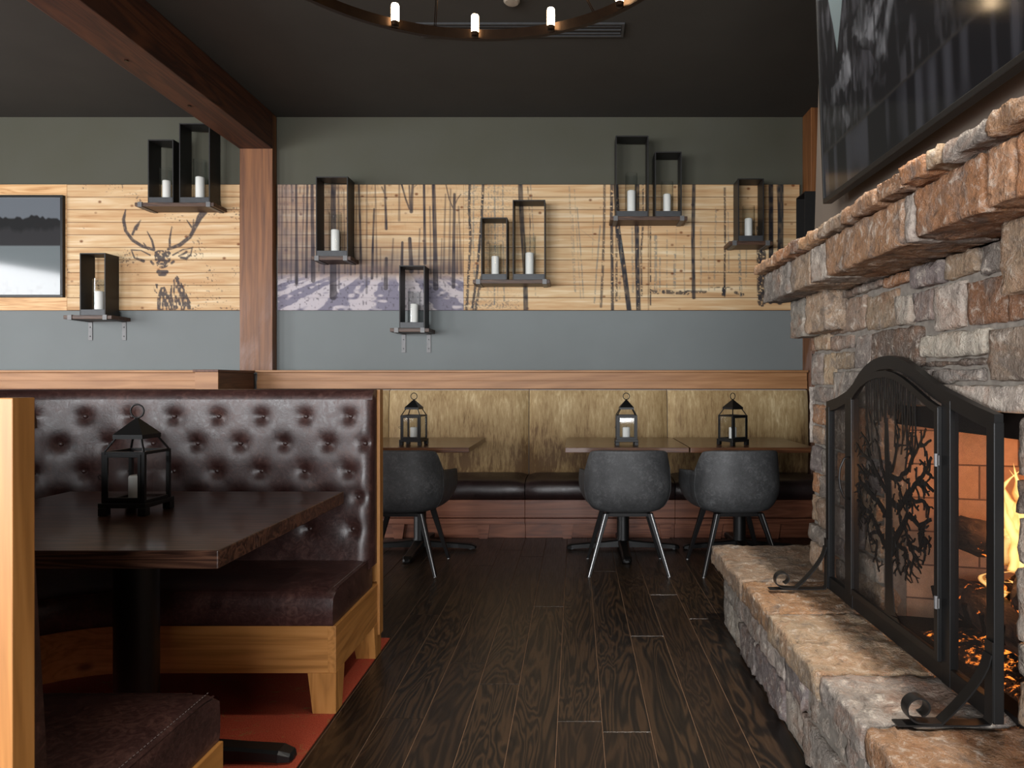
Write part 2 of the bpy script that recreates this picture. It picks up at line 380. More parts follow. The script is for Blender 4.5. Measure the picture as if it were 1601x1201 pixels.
# floor planks
b = MB(); seam = MB()
edges = [-.875,-.712,-.55,-.39,-.228,-.065,.0947,.264,.424,.584,.744]
e = list(edges)
while e[0] > XL-0.2: e.insert(0, e[0]-0.163)
while e[-1] < XR+0.2: e.append(e[-1]+0.163)
known = {-.875: 3.586, -.712: 2.48, -.55: 2.965, -.39: 2.758, .0947: 2.38, .264: 3.28, .424: 3.92, .584: 3.52}
seam.box((XL-.3, YR-.3, -0.08), (XR+.3, WALL+.3, -0.002))
g = 0.0016
for i in range(len(e)-1):
    j = known.get(e[i]); y0 = j if j is not None else random.uniform(0, 2)
    ys = [y0]; 
    while ys[-1] < WALL+0.2: ys.append(ys[-1]+random.uniform(1.9, 2.6))
    while ys[0] > YR-0.2: ys.insert(0, ys[0]-random.uniform(1.9, 2.6))
    for k in range(len(ys)-1):
        col = (random.random(), random.random(), 0)
        x0, x1, a0, a1 = e[i]+g, e[i+1]-g, ys[k]+g, ys[k+1]-g
        a0 = max(a0, YR-.3); a1 = min(a1, WALL+.3)
        v = [(x0,a0,-.03),(x1,a0,-.03),(x1,a1,-.03),(x0,a1,-.03)]
        bb = 0.0012
        v += [(x0,a0,-bb),(x1,a0,-bb),(x1,a1,-bb),(x0,a1,-bb)]
        v += [(x0+bb,a0+bb,0),(x1-bb,a0+bb,0),(x1-bb,a1-bb,0),(x0+bb,a1-bb,0)]
        b.add(v, [(8,9,10,11)]+[(q, (q+1)%4, 4+(q+1)%4, 4+q) for q in range(4)]+[(4+q, 4+(q+1)%4, 8+(q+1)%4, 8+q) for q in range(4)], col)
fl = struct('floor', b, M['oak_floor']); 
struct('floor_seams', seam, M['floor_seam'], parent=fl)
b = MB(); b.box((XL, YR, 0.0), (-.882, 3.24, 0.008), 0.003)
tag(b.build('carpet', M['carpet']), 'red carpet with faint olive swirls lying under the brown leather booth', 'carpet')
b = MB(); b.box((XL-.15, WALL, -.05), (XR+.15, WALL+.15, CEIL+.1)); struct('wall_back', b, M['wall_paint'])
b = MB(); b.box((XL-.15, YR-.15, CEIL), (XR+.15, WALL+.15, CEIL+.15)); struct('ceiling', b, M['ceiling_paint'])
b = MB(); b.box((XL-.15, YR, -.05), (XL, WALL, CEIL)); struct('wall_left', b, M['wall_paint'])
b = MB(); b.box((XR, YR, -.05), (XR+.15, WALL, CEIL)); struct('wall_right', b, M['side_paint'])
# rear wall with three window openings, behind the camera
b = MB(); W0, W1 = 0.40, 2.60
b.box((XL, YR-.15, -.05), (XR, YR, W0)); b.box((XL, YR-.15, W1), (XR, YR, CEIL))
wx = [(-6.4,-4.2), (-3.7,-1.5), (-0.8,1.4)]; px_ = XL
for (a0, a1) in wx: b.box((px_, YR-.15, W0), (a0, YR, W1)); px_ = a1
b.box((px_, YR-.15, W0), (XR, YR, W1)); struct('wall_rear', b, M['side_paint'])
for i, (a0, a1) in enumerate(wx):
    b = MB(); d = .06
    b.box((a0, YR-.1, W0), (a1, YR-.04, W0+d)); b.box((a0, YR-.1, W1-d), (a1, YR-.04, W1))
    for xx in (a0, (a0+a1)/2-d/2, a1-d): b.box((xx, YR-.1, W0+d), (xx+d, YR-.04, W1-d))
    struct('window_%d' % (i+1), b, M['dark_frame'])

for i, (a0, a1) in enumerate(((2.7,4.2),(-.35,1.55))):
    b = MB(); d = .06
    b.box((XL+.001, a0-d, .95), (XL+.05, a1+d, 1.03)); b.box((XL+.001, a0-d, 2.67), (XL+.05, a1+d, 2.75)); b.box((XL+.001, a0-d, 1.03), (XL+.05, a0, 2.67)); b.box((XL+.001, a1, 1.03), (XL+.05, a1+d, 2.67))
    struct('window_%d' % (i+4), b, M['dark_frame'])
# beam + posts
b = MB(); b.box((-2.92, YR, 3.25), (-2.63, WALL-.09, CEIL-.001), 0.006)
bt = b.build('ceiling_beam', M['beam_wood']); tag(bt, 'dark stained timber beam running across the ceiling toward the far wall', 'beam')
for yy in (5.0, 4.3, 2.6):
    bb = MB(); bb.lathe([(0.012,0),(0.012,0.006),(0.004,0.008)], 12, (-2.83, yy, 3.243)); bb.build('bolt_head', M['bronze'], bt)
b = MB(); b.box((-2.92, WALL-.09, 1.32), (-2.635, WALL-.001, 3.56-.001), 0.006)
tag(b.build('wooden_post', M['post_wood']), 'brown timber post on the far wall under the ceiling beam, its lower part worn pale', 'post')
b = MB(); b.box((2.0, WALL-.22, 0), (2.12, WALL-.002, 3.559), 0.005)
b.prism([(0,0),(0,.12),(.35,.45),(.47,.45)], (2.12, WALL-.2, 2.95), (1,0,0), (0,0,1), (0,1,0), .12)
tag(b.build('wooden_post', M['post_wood']), 'dark reddish timber post in the far corner behind the stone chimney', 'post')

# top rails of the wainscot
def rail(name, x0, x1):
    b = MB(); b.box((x0, WALL-.16, 1.165), (x1, WALL-.001, 1.235), 0.003); b.box((x0, WALL-.15, 1.235), (x1, WALL-.001, 1.305), 0.002)
    b.box((x0, WALL-.19, 1.305), (x1, WALL-.001, 1.325), 0.004)
    return struct(name, b, M['rail_wood'])
rail('trim_1', -2.74, 1.99); rail('trim_2', XL, -2.925)
b = MB(); b.box((XL, WALL-.12, 0), (-2.93, WALL-.001, 1.165)); struct('trim_3', b, M['banquette_wood'])
pt = thing('partition_wall', 'low wood partition end with pale front and dark side below the timber post', 'partition', (-2.83, 5.6, 0))
b = MB(); b.box((-2.918+2.83, 5.25-5.6, 0), (-2.745+2.83, WALL-.2-5.6, 1.30), 0.002); b.build('side_panel', M['partition_wood'], pt)
b = MB(); b.box((-2.92+2.83, 5.235-5.6, 0), (-2.743+2.83, 5.25-5.6, 1.30), 0.002); b.build('front_panel', M['rail_wood'], pt)
b = MB(); b.box((-2.93+2.83, 5.22-5.6, 1.30), (-2.735+2.83, WALL-.2-5.6, 1.318), 0.003); b.build('cap', M['partition_wood'], pt)

# ceiling vent + detector
vt = thing('ceiling_vent', 'long narrow grey slot air vent in the ceiling beyond the chandelier ring', 'vent', (-.36, 4.52, CEIL))
b = MB(); 
b.box((-.68,-.085,-.012),(.68,-.07,0)); b.box((-.68,.07,-.012),(.68,.085,0)); b.box((-.68,-.07,-.012),(-.665,.07,0)); b.box((.665,-.07,-.012),(.68,.07,0))
b.build('frame', M['tray_grey'], vt)
for k in range(3):
    b = MB(); b.box((-.66,-.045+.045*k-.006,-.010),(.66,-.045+.045*k+.006,-.001)); b.build('slat', M['tray_grey'], vt)
b = MB(); b.lathe([(0.05,-.001),(0.05,-.018),(0.04,-.028),(0.012,-.03)], 28)
tag(b.build('smoke_detector', M['plastic_white'], loc=(-.39, 4.16, CEIL)), 'small round beige smoke detector on the ceiling above the chandelier', 'smoke detector')

# ================================================================ MURALS
RES = 200.0
def canvas(wm, hm): return np.zeros((int(hm*RES)+1, int(wm*RES)+1, 4), dtype=np.float32)
def smoothnoise(h, w_, cell, seed, cy=None):
    r = np.random.default_rng(seed); cy = cy or cell
    gh, gw = int(h/cy)+3, int(w_/cell)+3; g_ = r.random((gh, gw))
    y = np.arange(h)/cy; x = np.arange(w_)/cell; yi = y.astype(int); xi = x.astype(int); fy = (y-yi)[:,None]; fx = (x-xi)[None,:]
    fy = fy*fy*(3-2*fy); fx = fx*fx*(3-2*fx)
    a = g_[yi][:,xi]; b_ = g_[yi][:,xi+1]; c_ = g_[yi+1][:,xi]; d_ = g_[yi+1][:,xi+1]
    return (a*(1-fx)+b_*fx)*(1-fy)+(c_*(1-fx)+d_*fx)*fy
def over(cv, mask, col):
    mask = np.clip(mask, 0, 1)[..., None]*1.0
    a0 = cv[..., 3:4]; a = mask+a0*(1-mask); safe = np.where(a > 1e-5, a, 1)
    cv[..., :3] = (np.array(lin(col))*mask + cv[..., :3]*a0*(1-mask))/safe; cv[..., 3:4] = a
def stroke(shape, pts, wd, tx, soft=1.0):
    H, W_ = shape; yy, xx = np.mgrid[0:H, 0:W_]; out = np.zeros(shape)
    P_ = [tx(*p) for p in pts]; ws = wd if isinstance(wd, (list, tuple)) else [wd]*len(pts)
    for i in range(len(P_)-1):
        (x0,y0),(x1,y1) = P_[i], P_[i+1]; dx, dy = x1-x0, y1-y0; L = dx*dx+dy*dy+1e-9
        tt = np.clip(((xx-x0)*dx+(yy-y0)*dy)/L, 0, 1); d = np.hypot(xx-x0-tt*dx, yy-y0-tt*dy)
        r = (ws[i]*(1-tt)+ws[i+1]*tt)/2
        out = np.maximum(out, np.clip((r-d)/soft+0.5, 0, 1))
    return out
def fillpoly(shape, pts, tx):
    H, W_ = shape; yy, xx = np.mgrid[0:H, 0:W_]; ins = np.zeros(shape, bool); P_ = [tx(*p) for p in pts]
    for i in range(len(P_)):
        (x0,y0),(x1,y1) = P_[i], P_[(i+1) % len(P_)]
        c_ = ((y0 > yy) != (y1 > yy)) & (xx < (x1-x0)*(yy-y0)/((y1-y0) if abs(y1-y0) > 1e-9 else 1e-9)+x0); ins ^= c_
    return ins.astype(float)
def ink_panel(name, cv, x0, z0, wm, hm, y, th, m, parent=None):
    H, W_ = cv.shape[:2]
    xs = x0+np.linspace(0, wm, W_); zs = z0+hm-np.linspace(0, hm, H)
    X, Z = np.meshgrid(xs, zs); n = H*W_
    V = np.stack([X.ravel(), np.full(n, y), Z.ravel()], 1)
    idx = np.arange(n).reshape(H, W_); q = np.stack([idx[:-1,:-1], idx[1:,:-1], idx[1:,1:], idx[:-1,1:]], -1).reshape(-1,4)
    bx = np.array([(x0,y+th,z0),(x0+wm,y+th,z0),(x0+wm,y+th,z0+hm),(x0,y+th,z0+hm)])
    V = np.vstack([V, bx]); c = [n+k for k in range(4)]; tl, tr_, bl, br_ = idx[0,0], idx[0,-1], idx[-1,0], idx[-1,-1]
    Fc = q.tolist()+[tuple(c), tuple(list(idx[:,0])+[c[0],c[3]]), tuple(list(idx[::-1,-1])+[c[2],c[1]]), tuple(list(idx[0,::-1])+[c[3],c[2]]), tuple(list(idx[-1,:])+[c[1],c[0]])]
    me = bpy.data.meshes.new(name); me.from_pydata(V.tolist(), [], Fc); me.update(); me.materials.append(m)
    at = me.color_attributes.new('ink', 'FLOAT_COLOR', 'POINT'); arr = np.zeros((len(V),4), np.float32); arr[:n] = cv.reshape(-1,4)
    at.data.foreach_set('color', arr.ravel())
    o = bpy.data.objects.new(name, me); COL.objects.link(o)
    if parent: o.parent = parent
    return o
MZ0, MZ1 = 1.853, 2.958; MY = WALL-.03; MS = F/MY
def mx_(px): return (px-VX)/MS
def make_tx(cx0, cx1, cy0, cy1, cv):
    H, W_ = cv.shape[:2]; return lambda x, y: ((x-cx0)/(cx1-cx0)*(W_-1), (y-cy0)/(cy1-cy0)*(H-1))
# --- deer
x0, x1 = mx_(105), mx_(375)-.002; cv = canvas(x1-x0, MZ1-MZ0); sh = cv.shape[:2]; tx = make_tx(273, 978, 337, 848, cv)
k = (sh[1])/705
m_ = np.zeros(sh)
for pts, wd in [([(512,440),(503,480),(512,525),(540,563),(580,588),(628,603)], [4,13,12,12,12,10]),
                ([(503,490),(508,460)], 10), ([(540,540),(552,510),(574,482)], [9,9,3]), ([(566,495),(556,520)], 8), ([(628,598),(620,565),(600,528)], [9,8,3]), ([(605,600),(585,575)], [8,4]),
                ([(686,600),(735,582),(775,550),(797,510),(815,470),(832,448)], [10,15,14,14,22,26]),
                ([(693,598),(692,560),(701,508)], [9,8,3]), ([(780,545),(788,510),(790,480)], [8,8,4]), ([(782,510),(762,482)], [8,3]),
                ([(535,603),(575,605),(612,624)], [5,4,6]), ([(535,603),(548,635),(585,648)], [5,6,12]),
                ([(705,624),(745,602),(784,595),(778,622),(760,638),(738,634)], [6,5,4,6,10,9]), ([(730,628),(762,612)], [6,9]),
                ([(616,650),(625,660)], 9), ([(700,656),(708,650)], 10), ([(645,692),(680,692)], 14), ([(652,702),(672,702)], 14), ([(648,688),(676,688)], 3)]:
    m_ = np.maximum(m_, stroke(sh, pts, [q*k*1.1 for q in wd] if isinstance(wd, list) else wd*k*1.1, tx))
head = fillpoly(sh, [(628,612),(645,603),(683,603),(697,614),(696,645),(682,672),(660,680),(642,670),(632,645)], tx)
tex = smoothnoise(*sh, 2, 3)*0.5+smoothnoise(*sh, 4, 4)*0.5
m_ = np.maximum(m_, head*np.clip((tex-0.25)*5, 0, 1))
chest = fillpoly(sh, [(640,800),(655,755),(672,752),(690,790),(700,735),(722,705),(735,725),(752,760),(770,800),(792,845),(640,848)], tx)+fillpoly(sh, [(625,738),(645,742),(640,780),(628,770)], tx)
st_ = smoothnoise(sh[0], sh[1], 2.2, 5, 6)
m_ = np.maximum(m_, np.clip(chest, 0, 1)*np.clip((st_-0.26)*5, 0, 1))
spk = smoothnoise(*sh, 2.2, 6)*(0.4+smoothnoise(*sh, 25, 8))
m_ = np.maximum(m_, np.clip((spk-0.93)*6, 0, 0.8))
over(cv, m_*0.92*np.clip(0.55+tex, 0, 1), (48,44,50))
tag(ink_panel('mural_panel', cv, x0, MZ0, x1-x0, MZ1-MZ0, MY, .03, M['printed_pine']), 'pine board wall panel printed with a dark stag head, left of the timber post', 'wall panel', 'printed pine panels on the far wall')
# --- winter forest
x0, x1 = mx_(434), mx_(725)-.002; cv = canvas(x1-x0, MZ1-MZ0); sh = cv.shape[:2]; tx = make_tx(35, 793, 340, 850, cv); k = sh[1]/758
Y_, X_ = np.mgrid[0:sh[0], 0:sh[1]]; u = X_/sh[1]; v = Y_/sh[0]
nz = smoothnoise(*sh, 14, 11)*0.5+smoothnoise(sh[0], sh[1], 3, 12, 30)*0.5
haze = np.clip(1.05-2.1*u, 0, 1)*0.75+np.clip((v-0.35)*1.2, 0, 0.5)*np.clip(1.3-2.2*np.abs(u-0.55), 0.25, 1)
over(cv, np.clip(haze*1.15, 0, 0.85)*(0.6+0.6*nz), (112,98,98))
low = np.clip((v-0.45)*4, 0, 1)*np.clip((0.74-v)*18, 0, 1)
over(cv, low*(0.45+0.6*nz), (74,66,74))
snow = np.clip((v-0.70)*14, 0, 1); over(cv, snow*0.85, (186,180,186))
ang = (u-0.62)/(np.maximum(v-0.52, 0.02)); ray = np.interp((np.sin(ang*9+2.0)+0.6*np.sin(ang*23+1)+1.6*(smoothnoise(*sh, 10, 15, 5)-0.5)), [-1,1], [0,1])
over(cv, snow*np.clip((ray-0.42)*4, 0, 1)*0.8, (92,90,112))
spl = smoothnoise(*sh, 3, 17); over(cv, snow*np.clip((spl-0.72)*5, 0, 1)*0.7, (62,56,62))
mm = np.zeros(sh)
trees = [(52,340,720,6),(72,340,700,8),(90,340,730,6),(112,340,740,12),(135,340,700,6),(152,340,715,10),(180,340,730,16),(203,340,690,7),(226,360,700,6),(262,340,795,26),(285,340,760,9),(310,360,700,6),(333,340,705,8),(352,380,700,5),(376,340,720,10),(398,340,780,8),(420,440,720,10),(440,340,715,7),
         (478,345,520,10),(476,640,760,16),(531,340,485,9),(541,575,700,13),(580,340,450,13),(580,560,690,18),(636,340,660,12),(660,430,700,8),(680,345,760,19),(712,380,700,8),(735,360,700,9),(752,380,755,14),(783,430,700,9),(500,560,700,8),(610,520,700,7),(455,600,700,7),(700,560,720,6),(768,500,700,6)]
for (tx_, a0, a1, wd) in trees:
    lean = random.uniform(-10, 10)
    s1 = stroke(sh, [(tx_+lean, a0), (tx_+lean*.4, (a0+a1)/2), (tx_, a1)], [wd*k*.8, wd*k*.9, wd*k*1.15], tx)
    al = 0.88 if wd > 9 else 0.55; mm = np.maximum(mm, s1*al)
for pts, wd in [([(541,340),(556,395),(572,438)], 7), ([(575,430),(572,345)], 7), ([(722,342),(735,400),(752,440)], 5), ([(752,440),(768,400),(782,380)],4), ([(460,350),(480,400)], 5), ([(580,360),(602,342)], 3)]:
    mm = np.maximum(mm, stroke(sh, pts, wd*k, tx)*.85)
over(cv, mm*(0.75+0.5*nz), (46,40,46))
tw = smoothnoise(sh[0], sh[1], 2.0, 21, 7); over(cv, np.clip((tw-0.68)*5, 0, 1)*np.clip(0.5-v, 0, .5)*1.4*np.clip(1.2-1.5*u, 0.25, 1), (66,58,60))
tag(ink_panel('mural_panel', cv, x0, MZ0, x1-x0, MZ1-MZ0, MY, .03, M['printed_pine']), 'pine wall panel printed with a snowy winter forest, right of the timber post', 'wall panel', 'printed pine panels on the far wall')
def birch(cv, tx, k, items, seed):
    sh = cv.shape[:2]; spk = smoothnoise(sh[0], sh[1], 2.4, seed, 2.4); n2 = smoothnoise(sh[0], sh[1], 3, seed+1, 9)
    for it in items:
        pts, wd, al, sp = it[:4]; col = it[4] if len(it) > 4 else (42,40,44)
        s1 = stroke(sh, pts, wd*k, tx, 1.2)*al
        if sp: s1 = s1*np.where(spk > sp+.12, 0.12, 1.0)
        over(cv, s1*(0.85+0.3*n2 if al > .7 else np.clip((n2+.35)*1.4, 0, 1.3)), col)
G = (92,104,104)
x0, x1 = mx_(725), mx_(1015)-.002; cv = canvas(x1-x0, MZ1-MZ0); tx = make_tx(52, 1078, 392, 1082, cv); k = cv.shape[1]/1026
items = [([(85,392),(82,520),(90,700),(68,1075)], 15, .85, .62), ([(160,392),(150,600),(128,860),(100,1078)], 15, .9, .66), ([(108,392),(104,700),(112,900)], 8, .5, .6, G), ([(150,900),(118,1078)], 16, .85, .6),
         ([(222,392),(226,700),(222,1050)], 9, .55, .6, G), ([(242,392),(240,1000)], 5, .4, .5, G), ([(268,392),(270,700),(276,1030)], 8, .5, .6, G), ([(190,392),(186,1000)], 5, .35, .5, G), ([(205,540),(206,900)],4,.4,.5,G),
         ([(365,392),(374,600),(392,850),(396,1078)], 26, .88, None), ([(405,392),(420,600),(418,860)], 7, .6, .6), ([(422,392),(438,650),(448,860)], 6, .45, .6, G), ([(445,860),(450,1000)],5,.35,.5,G),
         ([(636,400),(650,700),(668,980)], 8, .35, .45, G), ([(655,560),(672,980)], 6, .35, .5, G), ([(680,520),(700,760),(716,1015)], 6, .5, .6, G), ([(665,420),(690,860),(700,1015)], 5, .4, .5, G),
         ([(832,392),(830,600),(822,860),(812,1062)], 14, .75, .66), ([(808,620),(788,860),(776,1040)], 8, .5, .6, G), ([(770,560),(764,800)], 5, .3, .5, G), ([(700,640),(780,700)], 2, .4, None, G),
         ([(872,392),(870,560),(874,820),(876,1080)], 17, .9, .70), ([(898,560),(898,1030)], 13, .6, .6), ([(895,392),(906,640),(940,860),(968,1080)], 27, .95, .80), ([(1012,392),(1010,600),(1014,860),(1020,1080)], 25, .95, .82),
         ([(1045,392),(1046,600),(1034,760),(1038,1000)], 11, .8, .64), ([(985,600),(990,980)], 12, .4, .55, G), ([(925,700),(915,1020)], 8, .4, .5, G), ([(1074,392),(1074,1082)], 5, .5, .7)]
birch(cv, tx, k, items, 31)
sh = cv.shape[:2]; v = (np.mgrid[0:sh[0], 0:sh[1]][0])/sh[0]; u = (np.mgrid[0:sh[0], 0:sh[1]][1])/sh[1]
over(cv, np.clip((smoothnoise(*sh, 2, 33)-.62)*4, 0, 1)*np.clip(.32-np.abs(u-.1), 0, .3)*2*(1-v*.6), (84,92,92))
over(cv, np.clip((smoothnoise(*sh, 2, 34)-.55)*5, 0, 1)*np.exp(-((v-.95)/.04)**2)*(u < .3)*.6, (74,72,72))
tag(ink_panel('mural_panel', cv, x0, MZ0, x1-x0, MZ1-MZ0, MY, .03, M['printed_pine']), 'pine wall panel printed with birch trunks, next to the snowy forest panel', 'wall panel', 'printed pine panels on the far wall')
x0, x1 = mx_(1015), mx_(1250); cv = canvas(x1-x0, MZ1-MZ0); tx = make_tx(293, 1107, 412, 1085, cv); k = cv.shape[1]/814
items = [([(300,640),(300,1060)], 8, .7, .6), ([(328,690),(328,990)], 16, .5, .5, G), ([(352,800),(350,980)], 9, .45, .5, G), ([(390,650),(388,980)], 6, .4, .5, G), ([(432,790),(430,1000)], 14, .5, .5, G), ([(440,640),(436,800)],4,.3,.5,G), ([(482,740),(484,980)], 8, .4, .5, G),
         ([(535,412),(530,700),(534,1016)], 20, .9, None), ([(572,640),(574,990)], 9, .4, .5, G), ([(655,540),(645,980)], 10, .35, .45, G), ([(612,700),(616,980)], 5, .35, .5, G), ([(702,430),(704,700),(700,1010)], 11, .8, .6), ([(720,560),(724,880)], 8, .4, .5, G),
         ([(770,500),(790,1005)], 15, .55, .5, G), ([(820,600),(818,960)], 8, .35, .5, G), ([(880,640),(884,1040)], 14, .6, .5), ([(952,412),(953,760),(950,1040)], 25, .97, None), ([(1005,412),(1004,720),(1000,1040)], 32, .93, None, (44,46,48)), ([(905,780),(903,1045)], 42, .9, .6), ([(985,412),(995,600)],8,.6,None),
         ([(305,984),(340,990)], 18, .8, .45), ([(372,986),(500,992)], 22, .85, .5), ([(500,984),(600,988)], 14, .8, .5), ([(700,960),(696,1000)], 22, .9, .5), ([(620,962),(730,962)], 7, .6, .5), ([(760,990),(800,1000)], 16, .7, .5), ([(580,880),(880,884)], 8, .35, .6), ([(305,880),(420,884)], 6, .3, .6)]
birch(cv, tx, k, items, 41)
o = ink_panel('mural_panel', cv, x0, MZ0, x1-x0, MZ1-MZ0, MY, .03, M['printed_pine'])
tag(o, 'pine board wall panel printed with sparse dark trunks, nearest the stone chimney', 'wall panel', 'printed pine panels on the far wall')
# --- left picture on its pine surround
x1 = mx_(104.5); x0 = x1-2.0
pf = thing('framed_picture', 'black framed grey lake picture set on a pine surround, left of the stag panel', 'picture', ((x0+x1)/2, MY, (MZ0+MZ1)/2))
c0 = Vector(pf.location)
def at_(b): 
    b.v = [tuple(Vector(q)-c0) for q in b.v]; return b
b = MB(); b.box((x0, MY, MZ0), (x1, WALL-.001, MZ1), 0.002); at_(b).build('pine_surround', M['pine_trim'], pf)
fx0, fx1 = x0+.03, x1-.012; fz0 = EYE+(VY-465.5)/MS; fz1 = EYE+(VY-306.5)/MS
b = MB(); d = .022
b.box((fx0, MY-.035, fz0), (fx1, MY-.001, fz0+d), .002); b.box((fx0, MY-.035, fz1-d), (fx1, MY-.001, fz1), .002)
b.box((fx0, MY-.035, fz0+d), (fx0+d, MY-.001, fz1-d), .002); b.box((fx1-d, MY-.035, fz0+d), (fx1, MY-.001, fz1-d), .002)
at_(b).build('frame', M['black_metal'], pf)
wm, hm = fx1-fx0-2*d, fz1-fz0-2*d; cv = canvas(wm, hm); sh = cv.shape[:2]; v = (np.mgrid[0:sh[0], 0:sh[1]][0])/sh[0]
cv[...,3] = 1; nz = smoothnoise(*sh, 20, 51)*.5+smoothnoise(sh[0], sh[1], 6, 52)*.5
def pc(mask, col): over(cv, mask, col)
pc(np.ones(sh), (98,104,110)); rg = smoothnoise(1, sh[1], 24, 53)[0]*.05+smoothnoise(1, sh[1], 5, 54)[0]*.03
pc(np.clip((v-(.15+rg[None,:]))*60, 0, 1), (40,41,42)); pc(np.clip((v-(.26+rg[::-1][None,:]))*20, 0, 1)*.7, (56,56,58)); pc(np.clip((v-.485)*80, 0, 1), (104,112,114))
pc(np.clip((v-.6)*2.5, 0, 1)*.8, (84,90,92)); pc(np.clip((nz-.5)*3, 0, 1)*np.clip((v-.8)*6, 0, 1)*.6, (52,54,54))
o = ink_panel('print', cv, fx0+d, fz0+d, wm, hm, MY-.022, .02, M['print'])
o.data.transform(Matrix.Translation(-c0)); o.parent = pf

# ================================================================ WALL SHELVES, LANTERNS, CANDLES
LF = 5.80; LS = F/LF         # front plane of the lantern boxes
def lx(px): return (px-VX)/LS
def lz(py): return EYE+(VY-py)/LS
def wall_lantern(name, x0, x1, z0, z1, label, rz=0, y=LF, dep=.175):
    w_ = x1-x0; h = z1-z0; t = thing(name, label, 'lantern', ((x0+x1)/2, y+dep/2, z0), rz, 'black box lanterns on the far wall shelves')
    th = .009; hd = dep/2
    for s in (-1, 1):
        b = MB(); a = s*w_/2; b.box((min(a, a-s*th), -hd, 0), (max(a, a-s*th), hd, h), .001); b.build('side_panel', M['dark_frame'], t)
    b = MB(); b.box((-w_/2+th, -hd, h-.009), (w_/2-th, hd, h), .001); b.build('top_panel', M['dark_frame'], t)
    b = MB(); b.box((-w_/2+th, -hd, 0.0), (w_/2-th, hd, .05), .002); b.build('base_tray', M['tray_grey'], t)
    return t
GC = MB(); GC.v = []
def candle(x, y, z, r, h, label, group):
    t = thing('pillar_candle', label, 'candle', (x, y, z), 0, group)
    b = MB(); b.lathe([(r*.96,0),(r,.004),(r,h-.008),(r*.93,h-.002),(r*.8,h),(r*.3,h-.004),(r*.05,h-.005)], 28); b.build('wax', M['candle'], t, smooth=True, auto=.8)
    b = MB(); b.tube([(0,0,h-.006),(0.001,0,h+.004),(0.003,0,h+.010)], .0014, 6); b.build('wick', M['wick'], t)
    return t
def glass_cyl(x, y, z, r, h, label):
    b = MB(); b.lathe([(r,0.001),(r,h),(r-.003,h),(r-.003,.006)], 40)
    return tag(b.build('hurricane_glass', M['glass'], smooth=True, loc=(x,y,z), auto=.8), label, 'candle glass', 'hurricane glasses in the wall lanterns')
def shelf(x0, x1, ztop, label, legs=False, y0=LF-.03):
    th = .032; t = thing('wall_shelf', label, 'shelf', ((x0+x1)/2, (y0+WALL)/2, ztop-th), 0, 'wood shelves on the far wall')
    hw = (x1-x0)/2; yb = WALL-.001-(y0+WALL)/2; yb2 = MY-.001-(y0+WALL)/2; yf = y0-(y0+WALL)/2
    yk = yb if legs else yb2
    b = MB(); b.box((-hw, yf, 0), (hw, yk, th), .003); b.build('board', M['shelf_wood'], t)
    for s in (-1, 1):
        cx = s*(hw-.045) if not legs else s*(hw-.055); b = MB()
        b.box((cx-.018, yf-.004, -.006), (cx+.018, yk, -.0005), .001); b.box((cx-.018, yf-.006, -.006), (cx+.018, yf-.0005, th+.002), .001)
        b.box((cx-.018, yf-.006, th+.0005), (cx+.018, yf+.03, th+.004), .001)
        if legs: b.box((cx-.018, yk-.006, -.165), (cx+.018, yk, -.006), .001)
        br = b.build('bracket', M['steel'], t)
        if legs:
            for zz in (-.05, -.13):
                q = MB(); q.tube([(cx, yk-.006, zz), (cx, yk-.010, zz)], .005, 10); q.build('screw', M['black_metal'], br)
    return t
specs = [ # front px rect of lantern, tall?, where
 (231,271,218,317.5,'small','on the shelf above the stag, left one','left of the pair above the stag'),
 (280,328,192.5,317.5,'tall','on the shelf above the stag, right one','right of the pair above the stag'),
 (124.5,164.7,395.5,493,'small','alone on the low shelf beside the lake picture','on the low shelf beside the lake picture'),
 (493.6,543.8,276,401,'tall','alone on the high shelf just right of the timber post','in front of the snowy forest, upper shelf'),
 (624,664,415,513,'small','alone on the low shelf below the snowy forest panel','below the snowy forest panel'),
 (752,793,340,437.5,'small','on the birch panel shelf, left one','left on the birch panel shelf'),
 (801.5,852.5,312.5,437.5,'tall','on the birch panel shelf, right one','right on the birch panel shelf'),
 (962.6,1014,212,339,'tall','on the highest right hand shelf, left one','left on the highest right hand shelf'),
 (1024,1066,237,339,'small','on the highest right hand shelf, right one','right on the highest right hand shelf'),
 (1154,1194.6,279,377.5,'small','alone on the shelf nearest the stone chimney mantel','nearest the stone chimney mantel')]
for (a0, a1, t0, b0, kind, wl, wc) in specs:
    x0, x1, z1, z0 = lx(a0), lx(a1), lz(t0), lz(b0); cx = (x0+x1)/2; cy = LF+.0875
    wall_lantern('wall_lantern', x0, x1, z0, z1, kind+' black open box lantern '+wl)
    hc, hg = (.195,.34) if kind == 'tall' else (.165,.27); r = .036 if kind == 'tall' else .033
    zt = z0+.0505; cx2 = cx
    candle(cx2, cy, zt, r, hc, 'white candle in the %s box lantern %s' % (kind, wc), 'candles in the wall lanterns')
    glass_cyl(cx2, cy, zt, .054, hg, 'glass cylinder in the %s box lantern %s' % (kind, wc))
wall_lantern('wall_lantern', 1.87, 2.09, 2.26, 2.80, 'black box lantern turned sideways, half hidden behind the chimney mantel', rz=PI/2, y=5.66)
shelf(lx(214), lx(337), lz(318), 'dark wood wall shelf high above the stag head, holding two lanterns')
shelf(lx(103), lx(178), lz(493.5), 'dark wood wall shelf with hanging brackets beside the lake picture', True)
shelf(lx(489), lx(550), lz(401.5), 'dark wood wall shelf in front of the upper snowy forest panel')
shelf(lx(611), lx(672), lz(513.5), 'dark wood wall shelf with hanging brackets below the snowy forest panel', True)
shelf(lx(740), lx(860), lz(438), 'dark wood wall shelf across the birch panel, holding two lanterns')
shelf(lx(954), lx(1074), lz(339.5), 'dark wood wall shelf at the top right of the panelling, holding two lanterns')
